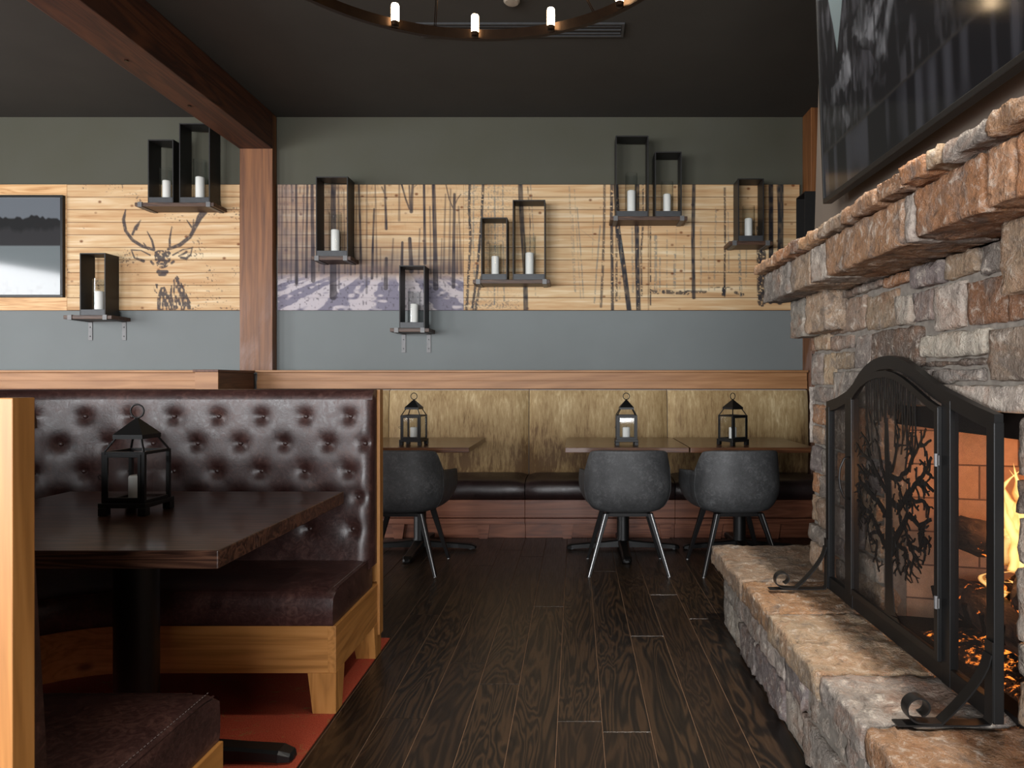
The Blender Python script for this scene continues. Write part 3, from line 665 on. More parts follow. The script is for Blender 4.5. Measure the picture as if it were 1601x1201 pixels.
shelf(lx(1139), lx(1207), lz(378), 'short dark wood wall shelf nearest the stone chimney')
shelf(1.80, 1.995, 2.259, 'dark wood wall shelf in the far corner mostly hidden by the mantel', y0=5.60)

# ================================================================ BANQUETTE
bq = thing('banquette', 'long wall banquette with gold velvet backs, dark leather seats and reddish wood base', 'banquette', (.2, 5.6, 0))
BO = Vector((.2, 5.6, 0))
def BQ(name, b, m, **k):
    b.v = [tuple(Vector(q)-BO) for q in b.v]; return b.build(name, m, bq, **k)
bs = [-2.735, -1.58, -.395, .775, 1.97]
for i in range(4):
    a0, a1 = bs[i]+.003, bs[i+1]-.003; n = 24; nz = 14; secs = []
    # puffed back cushion: loft across x
    for ix in range(n+1):
        u = ix/n; x = a0+(a1-a0)*u; ed = 1-abs(2*u-1)**14; sec = []
        for (yy, zz, fr) in [(5.86,.44,0)]+[(5.745-.02*(1-abs(2*(q/nz)-1)**6)*1.0, .44+(1.152-.44)*q/nz, 1) for q in range(nz+1)]+[(5.79,1.160,1),(5.86,1.155,0)]:
            sec.append((x, yy + (.035*(1-ed) if fr else 0) + .02*(zz-.44)/.7, zz))
        secs.append(sec)
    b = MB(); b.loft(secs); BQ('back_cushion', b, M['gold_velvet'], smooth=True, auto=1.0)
    secs = []
    for ix in range(n+1):
        u = ix/n; x = a0+(a1-a0)*u; ed = 1-abs(2*u-1)**16; sec = []
        prof = [(5.84,.305),(5.33,.305),(5.305,.315),(5.29,.35),(5.287,.38),(5.292,.415),(5.31,.445),(5.35,.462),(5.45,.472),(5.6,.474),(5.72,.465),(5.84,.455)]
        for (yy, zz) in prof:
            wr = .004*noise.noise(Vector((x*9, yy*9, zz*20)))
            yc = 5.56; zc = .38
            sec.append((x, yc+(yy-yc)*(.94+.06*ed) + wr, zc+(zz-zc)*(.78+.22*ed)+wr if zz > .32 else zz))
        secs.append(sec)
    b = MB(); b.loft(secs); BQ('seat_cushion', b, M['dark_leather'], smooth=True, auto=1.2)
    b = MB(); b.box((a0-.002, 5.32, .165), (a1+.002, 5.36, .303), .002); b.box((a0-.002, 5.305, .118), (a1+.002, 5.36, .160), .003); b.box((a0-.002, 5.36, .0), (a1+.002, 5.40, .120), .002)
    b.box((a0-.002, 5.36, .16), (a1+.002, 5.84, .30)); BQ('base_panel', b, M['banquette_wood'])
for px in (623, 756, 887, 1040, 1120, 1210):
    x = (px-VX)/200; b = MB(); b.taper((x-.05,5.325),(x+.05,5.358),.117,(x-.032,5.325),(x+.032,5.358),0); BQ('foot', b, M['honey_wood_z' if False else 'banquette_wood'])
b = MB(); b.box((-2.735, 5.865, 0), (1.97, 6.0, 1.16)); BQ('back_board', b, M['banquette_wood'])

# ================================================================ TABLES
def ped_base(t, r_col, ht, arm, zrot=0, m='black_metal', cast=True):
    arm0 = arm
    b = MB(); b.lathe([(r_col*1.15,.03),(r_col*1.15,.075),(r_col,.085),(r_col,ht-.03),(r_col*1.0,ht-.012)], 32); b.build('column', M[m], t, smooth=True, auto=.6)
    b = MB(); b.box((-.17,-.17,ht-.012),(.17,.17,ht-.001),.003); b.build('mounting_plate', M[m], t)
    for k in range(4):
        arm = arm0*(.58 if arm0 > .45 and k % 2 else 1); a = zrot+k*PI/2; R = Matrix.Rotation(a, 3, 'Z'); b = MB(); secs = []
        for (d, hw, z0, z1) in [(r_col*.6,.038,.022,.075),(arm*.35,.034,.020,.062),(arm*.7,.030,.014,.050),(arm*.93,.034,.008,.042),(arm,.026,.006,.030),(arm+.008,.014,.008,.02)]:
            secs.append([tuple(R @ Vector(q)) for q in [(d,-hw,z0),(d,hw,z0),(d,hw,z1-.008),(d,hw*.7,z1),(d,-hw*.7,z1),(d,-hw,z1-.008)]])
        b.loft(secs); o = b.build('foot', M[m], t)
        b = MB(); p_ = R @ Vector((arm*.92,0,0)); b.lathe([(.014,0.0005),(.014,.012)], 14, p_); b.build('glide', M['steel' if cast else m], o)
def table(name, label, cx, cy, w_, d_, z, th, m, r_col, arm, base_off=(0,0), group=None, zr=0, rz=0, zt=0):
    t = thing(name, label, 'table', (cx+base_off[0], cy+base_off[1], zt), 0, group); z = z-zt
    b = MB(); ox, oy = -base_off[0], -base_off[1]
    b.box((ox-w_/2, oy-d_/2, z-th), (ox+w_/2, oy+d_/2, z), .003); b.build('tabletop', m, t)
    ped_base(t, r_col, z-th, arm, zr); return t
TZ = .78
G1 = 'square dining tables along the banquette'
table('dining_table', 'square wood table at the left end of the gold banquette, partly behind the booth', -1.14, 5.03, .84, .85, TZ, .035, M['far_table'], .045, .405, (0,-.03), G1, zr=.0)
table('dining_table', 'square wood table in the middle of the gold banquette', .347, 5.03, .838, .85, TZ, .035, M['far_table'], .045, .405, (0,-.03), G1)
table('dining_table', 'square wood table at the right end of the banquette beside the chimney', 1.20, 5.03, .85, .85, TZ, .035, M['far_table'], .045, .405, (0,-.03), G1)
table('booth_table', 'thick dark walnut booth table in front of the tufted leather back', -1.488, 2.27, 1.105, .97, TZ, .048, M['walnut_table'], .064, .50, (.08,-.08), zt=.0085)

# ================================================================ TABLE LANTERNS
def table_lantern(x, y, z, rz, label, clabel):
    t = thing('table_lantern', label, 'lantern', (x,y,z), rz, 'small black lanterns standing on the tables')
    m = M['black_metal']; hb = .079
    b = MB(); b.box((-hb,-hb,.026),(hb,hb,.042),.002)
    for sx in (-1,1):
        for sy in (-1,1):
            b.box((sx*hb-(.026 if sx>0 else 0), sy*hb-(.026 if sy>0 else 0), 0.0005), (sx*hb+(.026 if sx<0 else 0), sy*hb+(.026 if sy<0 else 0), .026),.002)
    b.build('base', m, t)
    hc = .066; z0, z1 = .042, .210; tw = .0085
    b = MB()
    for sx in (-1,1):
        for sy in (-1,1): b.box((sx*hc-tw/2*1.4, sy*hc-tw/2*1.4, z0), (sx*hc+tw/2*1.4, sy*hc+tw/2*1.4, z1), .001)
    for zz in (z0+.004, z1-.004):
        for s in (-1,1):
            b.box((-hc, s*hc-tw/2, zz-.005),(hc, s*hc+tw/2, zz+.005),.001); b.box((s*hc-tw/2,-hc, zz-.005),(s*hc+tw/2,hc, zz+.005),.001)
    b.build('cage', m, t)
    # front door frame with pane and latch
    b = MB(); f = hc+tw/2
    b.box((-hc+.006,-f-.004,z0+.008),(-hc+.016,-f+.002,z1-.008),.001); b.box((hc-.016,-f-.004,z0+.008),(hc-.006,-f+.002,z1-.008),.001)
    b.box((-hc+.016,-f-.004,z0+.008),(hc-.016,-f+.002,z0+.018),.001); b.box((-hc+.016,-f-.004,z1-.018),(hc-.016,-f+.002,z1-.008),.001)
    dr = b.build('door', m, t)
    b = MB(); b.tube([(-hc-.006,-f,.118),(-hc-.014,-f,.122),(-hc-.018,-f,.130),(-hc-.012,-f,.134),(-hc-.006,-f,.130)], .0016, 6); b.build('latch', m, dr)
    b = MB(); b.box((-hc+.012,-hc-.001,z0+.01),(hc-.012,-hc+.001,z1-.01)); b.build('pane', M['glass'], dr)
    for (ax, s) in (('y',1),('x',-1),('x',1)):
        b = MB()
        if ax == 'y': b.box((-hc+.006,s*hc-.001,z0+.008),(hc-.006,s*hc+.001,z1-.008))
        else: b.box((s*hc-.001,-hc+.006,z0+.008),(s*hc+.001,hc-.006,z1-.008))
        b.build('pane', M['glass'], t)
    hr = .050; b = MB()
    for sx in (-1,1):
        for sy in (-1,1): b.tube([(sx*hc,sy*hc,z1),(sx*(hr-.006),sy*(hr-.006),.253)], .0035, 8)
    b.build('roof_struts', m, t)
    b = MB(); q = [(-hr,-hr),(hr,-hr),(hr,hr),(-hr,hr)]
    V = [(x_,y_,.251) for x_,y_ in q]+[(x_,y_,.265) for x_,y_ in q]+[(s*.004,r*.004,.318) for s,r in [(-1,-1),(1,-1),(1,1),(-1,1)]]
    b.add(V, [(3,2,1,0)]+[(i,(i+1)%4,4+(i+1)%4,4+i) for i in range(4)]+[(4+i,4+(i+1)%4,8+(i+1)%4,8+i) for i in range(4)]+[(8,9,10,11)])
    rf = b.build('roof', m, t)
    b = MB(); b.tube([(.0225*math.cos(a), 0, .342+.0225*math.sin(a)) for a in [2*PI*k_/28 for k_ in range(28)]], .0028, 8, closed=True); b.build('ring', m, t, smooth=True)
    candle(x, y, z+.0425, .026, .083, clabel, 'candles in the table lanterns')
    return t
table_lantern(-1.137, 4.80, TZ+.0005, -.12, 'small black lantern with candle on the far left table by the gold banquette', 'white candle inside the lantern on the far left table')
table_lantern(.356, 4.80, TZ+.0005, .0, 'small black lantern with candle on the middle banquette table', 'white candle inside the lantern on the middle banquette table')
table_lantern(1.105, 4.80, TZ+.0005, .55, 'small black lantern turned corner on, on the far right banquette table', 'white candle inside the lantern on the far right table')
table_lantern(-1.487, 2.315, TZ+.0005, -.02, 'black lantern with candle on the dark walnut booth table', 'white candle inside the lantern on the booth table')

# ================================================================ GREY CHAIRS
def make_chair(x, y, rz, label):
    t = thing('tub_chair', label, 'chair', (x,y,0), rz, 'grey tub chairs at the banquette tables')
    # path of the shell: from right arm front, round the back (toward -y), to the left arm front
    NS = 72; NT_ = 22; secs = []
    def path(u, a, bk, fr):          # u in [-1,1]; 0 = middle of the back
        L1 = 1.15*a; au = abs(u)
        if au < .62:
            th = au/.62*PI/2; ex = .80
            x_ = a*math.sin(th)**ex; y_ = -bk*math.cos(th)**ex
        else:
            f = (au-.62)/.38; x_ = a*(1+.09*math.sin(f*PI*.6)); y_ = f*fr
        return (math.copysign(x_, u), y_)
    def top(u):
        au = abs(u); s = min(max((au-.40)/.17, 0), 1); s = s*s*(3-2*s)
        f = min(max((au-.62)/.38, 0), 1)
        return .795*(1-s)+.645*s - .02*f - .012*(au/.4)**4*(1-s)
    for i in range(NS+1):
        u = -1+2*i/NS; zt = top(u); sec = []
        for j in range(NT_+1):
            v = j/NT_; z = .385+(zt-.385)*v
            zz = (z-.385)/.41
            k = min(1, zz/.42); prof = math.sqrt(max(0, 1-(1-k)**2)); wd = .62+.38*prof
            a = .288*wd*(1-.10*max(0, zz-.45)); bk = .255*wd*(1+.10*zz); fr = .235*wd
            x_, y_ = path(u, a, bk, fr); sec.append((x_, y_, z))
        secs.append(sec)
    b = MB(); b.loft(secs, closed_prof=False, caps=False)
    # close the underside
    n = NT_+1; c = len(b.v); b.v.append((0,0.02,.383))
    for i in range(NS): b.f.append((i*n, (i+1)*n, c))
    b.f.append((NS*n, 0, c))
    o = b.build('shell', M['grey_leather'], t, smooth=True)
    s = o.modifiers.new('thick', 'SOLIDIFY'); s.thickness = .032; s.offset = 1 if False else -1
    bv = o.modifiers.new('bevel', 'BEVEL'); bv.width = .010; bv.segments = 3; bv.limit_method = 'ANGLE'; bv.angle_limit = 1.0
    # seams on the outer back
    for sgn in (-1, 1):
        pts = []
        for j in range(2, NT_):
            u = sgn*.505; i = int(round((u+1)/2*NS)); p_ = Vector(secs[i][j]); d = Vector((p_.x, p_.y, 0)).normalized(); pts.append(p_+d*.0012)
        q = MB(); q.tube(pts, .0016, 6); q.build('seam', M['grey_leather'], o)
    b = MB(); secs2 = []
    for (z, r) in [(.41,.88),(.425,.94),(.455,.98),(.475,.96),(.485,.88),(.488,.5),(.489,.1)]:
        ring = []
        for k in range(40):
            a = 2*PI*k/40; ca, sa = math.cos(a), math.sin(a); ex = .7
            ring.append((.222*r*math.copysign(abs(ca)**ex, ca), .02+.215*r*math.copysign(abs(sa)**ex, sa), z))
        secs2.append(ring)
    b.loft(secs2); b.build('seat', M['grey_leather'], t, smooth=True)
    b = MB()
    b.box((-.13,-.145,.362),(.13,-.115,.384),.003); b.box((-.13,.165,.362),(.13,.195,.384),.003); b.box((-.13,-.115,.362),(-.10,.165,.384),.003); b.box((.10,-.115,.362),(.13,.165,.384),.003)
    b.build('seat_frame', M['black_leg'], t)
    for sx in (-1,1):
        for sy in (-1,1):
            xt, yt = sx*.140, (-.135 if sy < 0 else .185); xb, yb = sx*.250, (-.225 if sy < 0 else .225)
            b = MB(); hw = .019; lw_ = .0105
            b.taper((xt-hw,yt-hw),(xt+hw,yt+hw),.384,(xb-lw_,yb-lw_),(xb+lw_,yb+lw_),.004)
            lg = b.build('leg', M['black_leg'], t, bevel=.002)
            b = MB(); b.taper((xt+sx*hw*.3-.0016,yt-hw-.0015),(xt+sx*hw*.3+.0016,yt-hw+.002),.382,(xb+sx*lw_*.3-.0016,yb-lw_-.0015),(xb+sx*lw_*.3+.0016,yb-lw_+.002),.006)  # thin bright strip added as the highlight along the leg edge
            if sy < 0: tag(b.build('edge_highlight', M['chrome'], lg), 'bright strip standing in for the leg edge highlight')
            b = MB(); b.lathe([(.009,0.0005),(.009,.005)], 12, (xb,yb,0)); b.build('foot_cap', M['chrome'], lg)
    return t
make_chair(-1.13, 4.50, .0, 'grey leather tub chair at the far left table, half hidden by the booth')
make_chair(.335, 4.50, .0, 'grey leather tub chair at the middle banquette table')
make_chair(1.035, 4.50, .06, 'grey leather tub chair at the far right table, nearest the stone hearth')

# ================================================================ BOOTH
BX = -1.7; BY = 2.1
booth = thing('leather_booth', 'horseshoe booth of tufted brown leather on a honey coloured wood base', 'booth', (BX, BY, 0))
def BB(name, b, m, parent=None, **k):
    b.v = [(q[0]-BX, q[1]-BY, q[2]) for q in b.v]; return b.build(name, m, parent or booth, **k)
XE = -.882
def arc(cx, cy, r, a0, a1, n): return [(cx+r*math.cos(a0+(a1-a0)*i/n), cy+r*math.sin(a0+(a1-a0)*i/n)) for i in range(n+1)]
def resample(pts, n):
    P_ = np.array(pts); d = np.r_[0, np.cumsum(np.hypot(*np.diff(P_, axis=0).T))]; s = np.linspace(0, d[-1], n+1)
    return np.stack([np.interp(s, d, P_[:,0]), np.interp(s, d, P_[:,1])], 1), d[-1]
FY, NY, LX_, CR = 2.97, 1.108, -2.47, .45
outer_pts = [(XE, FY)] + arc(LX_+CR, FY-CR, CR, PI/2, PI, 20) + arc(LX_+CR, NY+CR, CR, PI, 1.5*PI, 20) + [(XE, NY)]
OP, OL = resample(outer_pts, 430)
def normals(P_):
    tg = np.gradient(P_, axis=0); tg /= np.linalg.norm(tg, axis=1)[:,None]; return np.stack([tg[:,1], -tg[:,0]], 1)
ON = normals(OP)            # pointing away from the table?
if (ON[5] @ np.array([0,1])) < 0: ON = -ON
SS = np.linspace(0, OL, len(OP))
# buttons in (s, z)
btn = []
for row, (z, s0, extra) in enumerate([(1.072,.101,None),(.955,.190,.032),(.836,.099,None),(.726,.190,.05),(.590,.075,None)]):
    k_ = 0
    if extra is not None: btn.append((extra, z))
    while s0+.19*k_ < OL-.1: btn.append((s0+.19*k_, z)); k_ += 1
btn = np.array(btn)
ZT = 1.190
def TK(s): return .105-.050*min(1, max(0, (s/OL-.3)/.4))     # the back is thinner on the near side
def disp(s, z):
    ds = (s-btn[:,0]); dz = (z-btn[:,1]); r = np.sqrt((ds*.85)**2+dz**2)
    d = -.014*np.exp(-(r/.016)**1.5).max() - .008*np.exp(-(r/.040)**2).sum()
    cr = 0.0
    for (b0s, b0z) in btn[r < .2]:
        for (vx, vz) in ((.095,-.117),(-.095,-.117)):
            L2 = vx*vx+vz*vz; tt = ((s-b0s)*vx+(z-b0z)*vz)/L2
            if 0 < tt < 1:
                dd = math.hypot(s-b0s-tt*vx, z-b0z-tt*vz); cr = max(cr, math.exp(-(dd/.012)**2)*(1-.6*math.sin(tt*PI)))
    return d-.0014*cr
zrows = np.linspace(.42, ZT-.045, 62)
secs = []
for i in range(len(OP)):
    p_ = OP[i]; nn = ON[i]; s = SS[i]; sec = []
    edge = min(s, OL-s); ef = 1-max(0, 1-edge/.05)**2*1.0
    for z in zrows:
        fall = min(1, (z-.42)/.05)
        d = .010+disp(s, z)+.055*(ZT-.045-z)/.75      # the back leans away from the table
        sec.append((p_[0]-nn[0]*(d*1.0), p_[1]-nn[1]*(d*1.0)+0, z)) if ef > .98 else sec.append((p_[0]-nn[0]*(d-.02*(1-ef)), p_[1]-nn[1]*(d-.02*(1-ef)), z))
    for a in np.linspace(0, PI, 11)[0:]:
        hk = TK(s); oo = (hk-.017-.010)/2-(hk-.017+.010)/2*math.cos(a); sec.append((p_[0]+nn[0]*oo, p_[1]+nn[1]*oo, ZT-.045+.045*math.sin(a)))
    sec.append((p_[0]+nn[0]*(TK(s)-.017), p_[1]+nn[1]*(TK(s)-.017), .42))
    secs.append(sec)
b = MB(); b.loft(secs); back = BB('backrest', b, M['brown_leather'], smooth=True, auto=1.3)
# buttons on the far stretch and the left curve that the photo shows
proto = None
for (s, z) in btn:
    if s > 2.3: continue
    i = int(round(s/OL*(len(OP)-1))); p_ = OP[i]; nn = ON[i]; d = .010+disp(s, z)+.004+.055*(ZT-.045-z)/.75
    if proto is None:
        b = MB(); b.lathe([(.001,-.005),(.0095,-.004),(.0115,0),(.0095,.004),(.005,.0065),(.001,.0072)], 16); proto = b.build('button', M['brown_leather'], back, smooth=True); bt_ = proto
    else:
        bt_ = proto.copy(); COL.objects.link(bt_); bt_.parent = back
    bt_.location = (p_[0]-nn[0]*d-BX, p_[1]-nn[1]*d-BY, z)
    bt_.rotation_euler = Vector((-nn[0], -nn[1], 0)).to_track_quat('Z', 'Y').to_euler()
# outer wooden shell
secs = []
for i in range(0, len(OP), 6):
    p_ = OP[i]; nn = ON[i]
    q0 = (p_+nn*(TK(SS[i])-.015)); q1 = (p_+nn*TK(SS[i]))
    secs.append([(q0[0],q0[1],.10),(q0[0],q0[1],ZT-.02),(q1[0],q1[1],ZT-.02),(q1[0],q1[1],.10)])
p_ = OP[-1]; nn = ON[-1]; q0 = (p_+nn*(TK(OL)-.015)); q1 = (p_+nn*TK(OL))
secs.append([(q0[0],q0[1],.10),(q0[0],q0[1],ZT-.02),(q1[0],q1[1],ZT-.02),(q1[0],q1[1],.10)])
b = MB(); b.loft(secs); BB('outer_panel', b, M['honey_wood_z'])
b = MB(); b.box((XE+.0005, FY+.055, .10), (XE+.014, FY+.107, ZT-.002), .002); BB('end_board', b, M['honey_wood_z'])
b = MB(); b.box((XE-.03, 1.052, 0.01), (XE+.014, 1.096, ZT+.006), .002); BB('end_board', b, M['honey_wood_z'])
# seat: loft between inner U and the backrest line
def three(seg1, seg2, seg3, n=(36,80,36)):
    out = []
    for sg, k_ in zip((seg1,seg2,seg3), n):
        r_, _ = resample(sg, k_); out += list(r_ if not out else r_[1:])
    return np.array(out)
IY1, IY0 = 2.50, 1.70; IR = (IY1-IY0)/2; IX = -1.62
inner = three([(XE-.006,IY1),(IX,IY1)], arc(IX,(IY0+IY1)/2,IR,PI/2,1.5*PI,40), [(IX,IY0),(XE-.006,IY0)])
outer = three([(XE-.006,FY+.01),(LX_+CR,FY+.01)], arc(LX_+CR, FY-CR, CR+.01, PI/2, PI, 20)+arc(LX_+CR, NY+CR, CR+.01, PI, 1.5*PI, 20), [(LX_+CR,NY-.01),(XE-.006,NY-.01)])
secs = []; prof = [(0.0,.328),(-.004,.34),(-.006,.38),(-.002,.425),(.010,.446),(.030,.456),(.08,.463),(.2,.468),(.6,.466),(.9,.46),(1.0,.455),(1.0,.328)]
NI = len(inner)
for i in range(NI):
    a, c_ = inner[i], outer[i]; L = np.linalg.norm(c_-a); dirv = (c_-a)/L; sec = []
    e_ = min(i, NI-1-i); drop = .012*max(0, 1-e_/1.5)**2
    for (f, z) in prof:
        if f <= .085: p_ = a+dirv*f
        else: p_ = a+dirv*(L*f)
        sec.append((p_[0], p_[1], z-drop if z > .44 else z))
    secs.append(sec)
b = MB(); b.loft(secs); seat = BB('seat_cushion', b, M['brown_leather'], smooth=True, auto=.9)
# piping along the cushion edges
plain('thread', (120,108,104), 0.6)
b = MB(); b.tube([(q[0]-dv[0]*.001, q[1]-dv[1]*.001, .4485) for q, dv in zip(inner+((outer-inner)/np.linalg.norm(outer-inner,axis=1)[:,None])*.012, (outer-inner))][3:-3], .0024, 6)
BB('piping', b, M['brown_leather'], seat)
for (y0, y1) in ((IY1+.03, FY-.03), (IY0-.03, NY+.03)):
    b = MB(); b.tube([(XE-.005, y0+(y1-y0)*k_/12, .4575-.006*(1 if k_ == 0 else 0)) for k_ in range(13)], .0026, 6); BB('piping', b, M['brown_leather'], seat)
    b = MB()
    n_ = 46
    for k_ in range(n_):
        yy = y0+(y1-y0)*(k_+.5)/n_; b.box((XE-.016, yy-.0028, .4612), (XE-.0148, yy+.0028, .4624))
    BB('stitching', b, M['thread'], seat)
# wood base: curved front rail, side boards, legs
secs = []
for i in range(NI):
    a, c_ = inner[i], outer[i]; dirv = (c_-a)/np.linalg.norm(c_-a); q0 = a-dirv*0.0; q1 = a+dirv*.02
    secs.append([(q0[0],q0[1],.155),(q0[0],q0[1],.327),(q1[0],q1[1],.327),(q1[0],q1[1],.155)])
b = MB(); b.loft(secs); BB('front_rail', b, M['honey_wood_x'])
for (y0, y1) in ((IY1-.001, FY+.09), (1.098, IY0+.001)):
    b = MB(); b.box((XE-.026, y0, .155), (XE+.004, y1, .327), .002); BB('side_rail', b, M['honey_wood_y'])
for (y0, y1, s) in ((IY1-.004, IY1+.09, 1), (IY0-.09, IY0+.004, -1)):
    b = MB()
    if s > 0: b.taper((XE-.098,y0),(XE+.005,y1),.156,(XE-.080,y0),(XE+.005,y1-.028),.008)
    else: b.taper((XE-.098,y0),(XE+.005,y1),.156,(XE-.080,y0+.028),(XE+.005,y1),.008)
    BB('leg', b, M['honey_wood_z'])
b = MB(); b.taper((XE-.098,FY+.0),(XE+.005,FY+.104),.156,(XE-.080,FY+.022),(XE+.005,FY+.104),.008); BB('leg', b, M['honey_wood_z'])
b = MB(); b.taper((-2.30,IY1+.1),(-2.2,IY1+.2),.16,(-2.28,IY1+.11),(-2.22,IY1+.18),.008); BB('leg', b, M['honey_wood_z'])

# ================================================================ CHANDELIER
ch = thing('ring_chandelier', 'large dark bronze ring chandelier with glowing tube bulbs hung from the ceiling', 'chandelier', (-.45, 2.46, 2.93))
R_ = .95; b = MB(); secs = []
for k in range(121):
    a = 2*PI*k/120; c_, s_ = math.cos(a), math.sin(a)
    secs.append([(c_*r, s_*r, z) for r, z in [(R_-.012,.0),(R_+.012,.0),(R_+.012,.006),(R_+.004,.008),(R_+.004,.052),(R_-.004,.052),(R_-.004,.008),(R_-.012,.006)]])
b.loft(secs[:-1], closed_path=True, caps=False); b.build('ring', M['bronze'], ch)
for k in range(15):
    a = PI/2 + math.radians(27-24*k); x, y = (R_-.03)*math.cos(a), (R_-.03)*math.sin(a)
    b = MB(); b.lathe([(.006,.0),(.018,.004),(.019,.022),(.016,.024)], 18, (x,y,.0)); b.box((x*1.0-.004+ .01*math.cos(a), y-.004+.01*math.sin(a), .004), (x+.004+.02*math.cos(a), y+.004+.02*math.sin(a), .012))
    cup = b.build('lamp_cup', M['bronze'], ch)
    b = MB(); b.lathe([(.014,.024),(.019,.030),(.019,.100),(.016,.108),(.008,.111)], 20, (x,y,.0)); b.build('bulb', M['bulb'], cup, smooth=True)
HC = CEIL-2.93
for k in range(7):
    a = math.radians([105, 55.6, 5, 312, 258, 206, 155][k])
    p0 = Vector((R_*math.cos(a), R_*math.sin(a), .05)); p1 = Vector((.03*math.cos(a), .03*math.sin(a), HC-.05))
    b = MB(); off = Vector((.004,0,0)); b.tube([p0+off, p1+off], .0022, 6); b.tube([p0-off, p1-off], .0022, 6); b.build('suspension_cable', M['bronze'], ch)
b = MB(); b.lathe([(.01,HC-.08),(.04,HC-.06),(.075,HC-.02),(.08,HC-.001)], 28); b.build('canopy', M['bronze'], ch, smooth=True)
for (x, y) in ((.78,1.00),(.78,2.55)):
    b = MB(); 
    for k in range(36):
        pass
    secs = [[(r*math.cos(2*PI*k/36), r*math.sin(2*PI*k/36), z) for (r, z) in [(.06,0),(.075,-.001),(.075,-.008),(.06,-.008)]] for k in range(36)]
    b.loft(secs, closed_path=True, caps=False)
    tag(b.build('downlight', M['plastic_white'], loc=(x,y,CEIL-.001)), 'round recessed ceiling downlight in front of the chimney', 'ceiling light', 'downlights before the chimney')

# ================================================================ FIREPLACE
FX = 1.06; OPN, OPF, OPZ = 1.648, 2.39, 1.145; HZ = .39
fp = thing('stone_fireplace', 'rough fieldstone fireplace with thick mantel and raised hearth on the right', 'fireplace', (1.3, 2.1, 0))
FO = Vector((1.3, 2.1, 0))
def FB(name, b, m, parent=None, **k):
    b.v = [tuple(Vector(q)-FO) for q in b.v]; return b.build(name, m, parent or fp, **k)
pal = dict(m=(146,112,82), o=(156,112,78), b=(116,84,62), g=(130,122,113), t=(146,125,102), p=(116,107,104), l=(162,152,140), d=(90,76,66), r=(122,106,92))
def stone(mb, lo, hi, key, amp=.008, r=.009, cell=.017, seed=None):
    lo = Vector(lo); hi = Vector(hi); d = hi-lo; sd = Vector((random.random()*50, random.random()*50, random.random()*50))
    n = [max(2, min(40, int(abs(d[i])/cell))) for i in range(3)]
    base = pal[key]; j = random.uniform(.88, 1.12); col = lin(tuple(min(255, c_*j*random.uniform(.99,1.01)) for c_ in base))
    idx = {}; V = []; Fc = []
    r = min(r, min(d)*.4)
    def vert(i, j_, k_):
        key_ = (i, j_, k_)
        if key_ in idx: return idx[key_]
        p_ = Vector((lo.x+d.x*i/n[0], lo.y+d.y*j_/n[1], lo.z+d.z*k_/n[2]))
        q = Vector((min(max(p_.x, lo.x+r), hi.x-r), min(max(p_.y, lo.y+r), hi.y-r), min(max(p_.z, lo.z+r), hi.z-r)))
        dv = p_-q
        dn = dv.normalized() if dv.length > 1e-6 else Vector((0,0,0))
        p2 = q+dn*r
        ns = noise.noise(p_*8+sd)*.6+noise.noise(p_*22+sd)*.9+noise.noise(p_*55+sd)*.6
        p2 += dn*(ns*amp-amp*.4)
        idx[key_] = len(V); V.append(p2); return idx[key_]
    for (a, b_, c_) in ((0,1,2),(1,2,0),(2,0,1)):
        for side in (0, n[c_]):
            for i in range(n[a]):
                for j_ in range(n[b_]):
                    q = []
                    for (di, dj) in ((0,0),(1,0),(1,1),(0,1)):
                        cc = [0,0,0]; cc[a] = i+di; cc[b_] = j_+dj; cc[c_] = side; q.append(vert(*cc))
                    Fc.append(q if side else q[::-1])
    mb.add(V, Fc, col)
def ypl(px, X): return X*F/(px-VX)
def zpl(px, py, X): return EYE+(VY-py)/(px-VX)*X
sur = MB(); gp = .0025; RS = []
def face_stone(cx0, cx1, cyt, cyb, key, X=FX):
    a, c_ = 1180+cx0/2.86, 1180+cx1/2.86; yt, yb = 300+cyt/2.86, 300+cyb/2.86
    Yf, Yn = ypl(a, X), ypl(c_, X); z1, z0 = zpl(a, yt, X), zpl(a, yb, X)
    jit = random.uniform(-.008, .012)
    RS.append([Yn, Yf, z0, z1, key, X+jit])
rowsF = [(350,426,428,482,'d'),(428,566,412,470,'g'),(566,686,372,436,'o'),(686,834,296,434,'p'),(834,986,238,398,'t'),(986,1124,198,368,'g'),
 (345,481,492,640,'r'),(481,620,466,626,'t'),(632,690,430,460,'o'),(622,691,472,602,'l'),(691,788,452,588,'p'),(788,922,420,610,'l'),(922,1110,398,600,'b'),(1100,1172,498,596,'b'),
 (262,330,648,716,'t'),(330,424,644,712,'r'),(426,512,640,792,'g'),(512,726,626,770,'d'),(720,788,588,620,'o'),(734,1036,640,745,'l'),(1034,1174,608,712,'r'),
 (222,262,652,712,'b'),(222,290,718,862,'g'),(290,346,720,862,'t'),(346,428,720,790,'t'),(346,505,800,930,'g'),(742,908,752,790,'d'),(782,905,796,856,'g'),
 (218,248,868,1042,'l'),(248,346,868,944,'g'),(248,308,950,1038,'o'),(308,350,948,1035,'t')]
for it in rowsF: face_stone(*it)
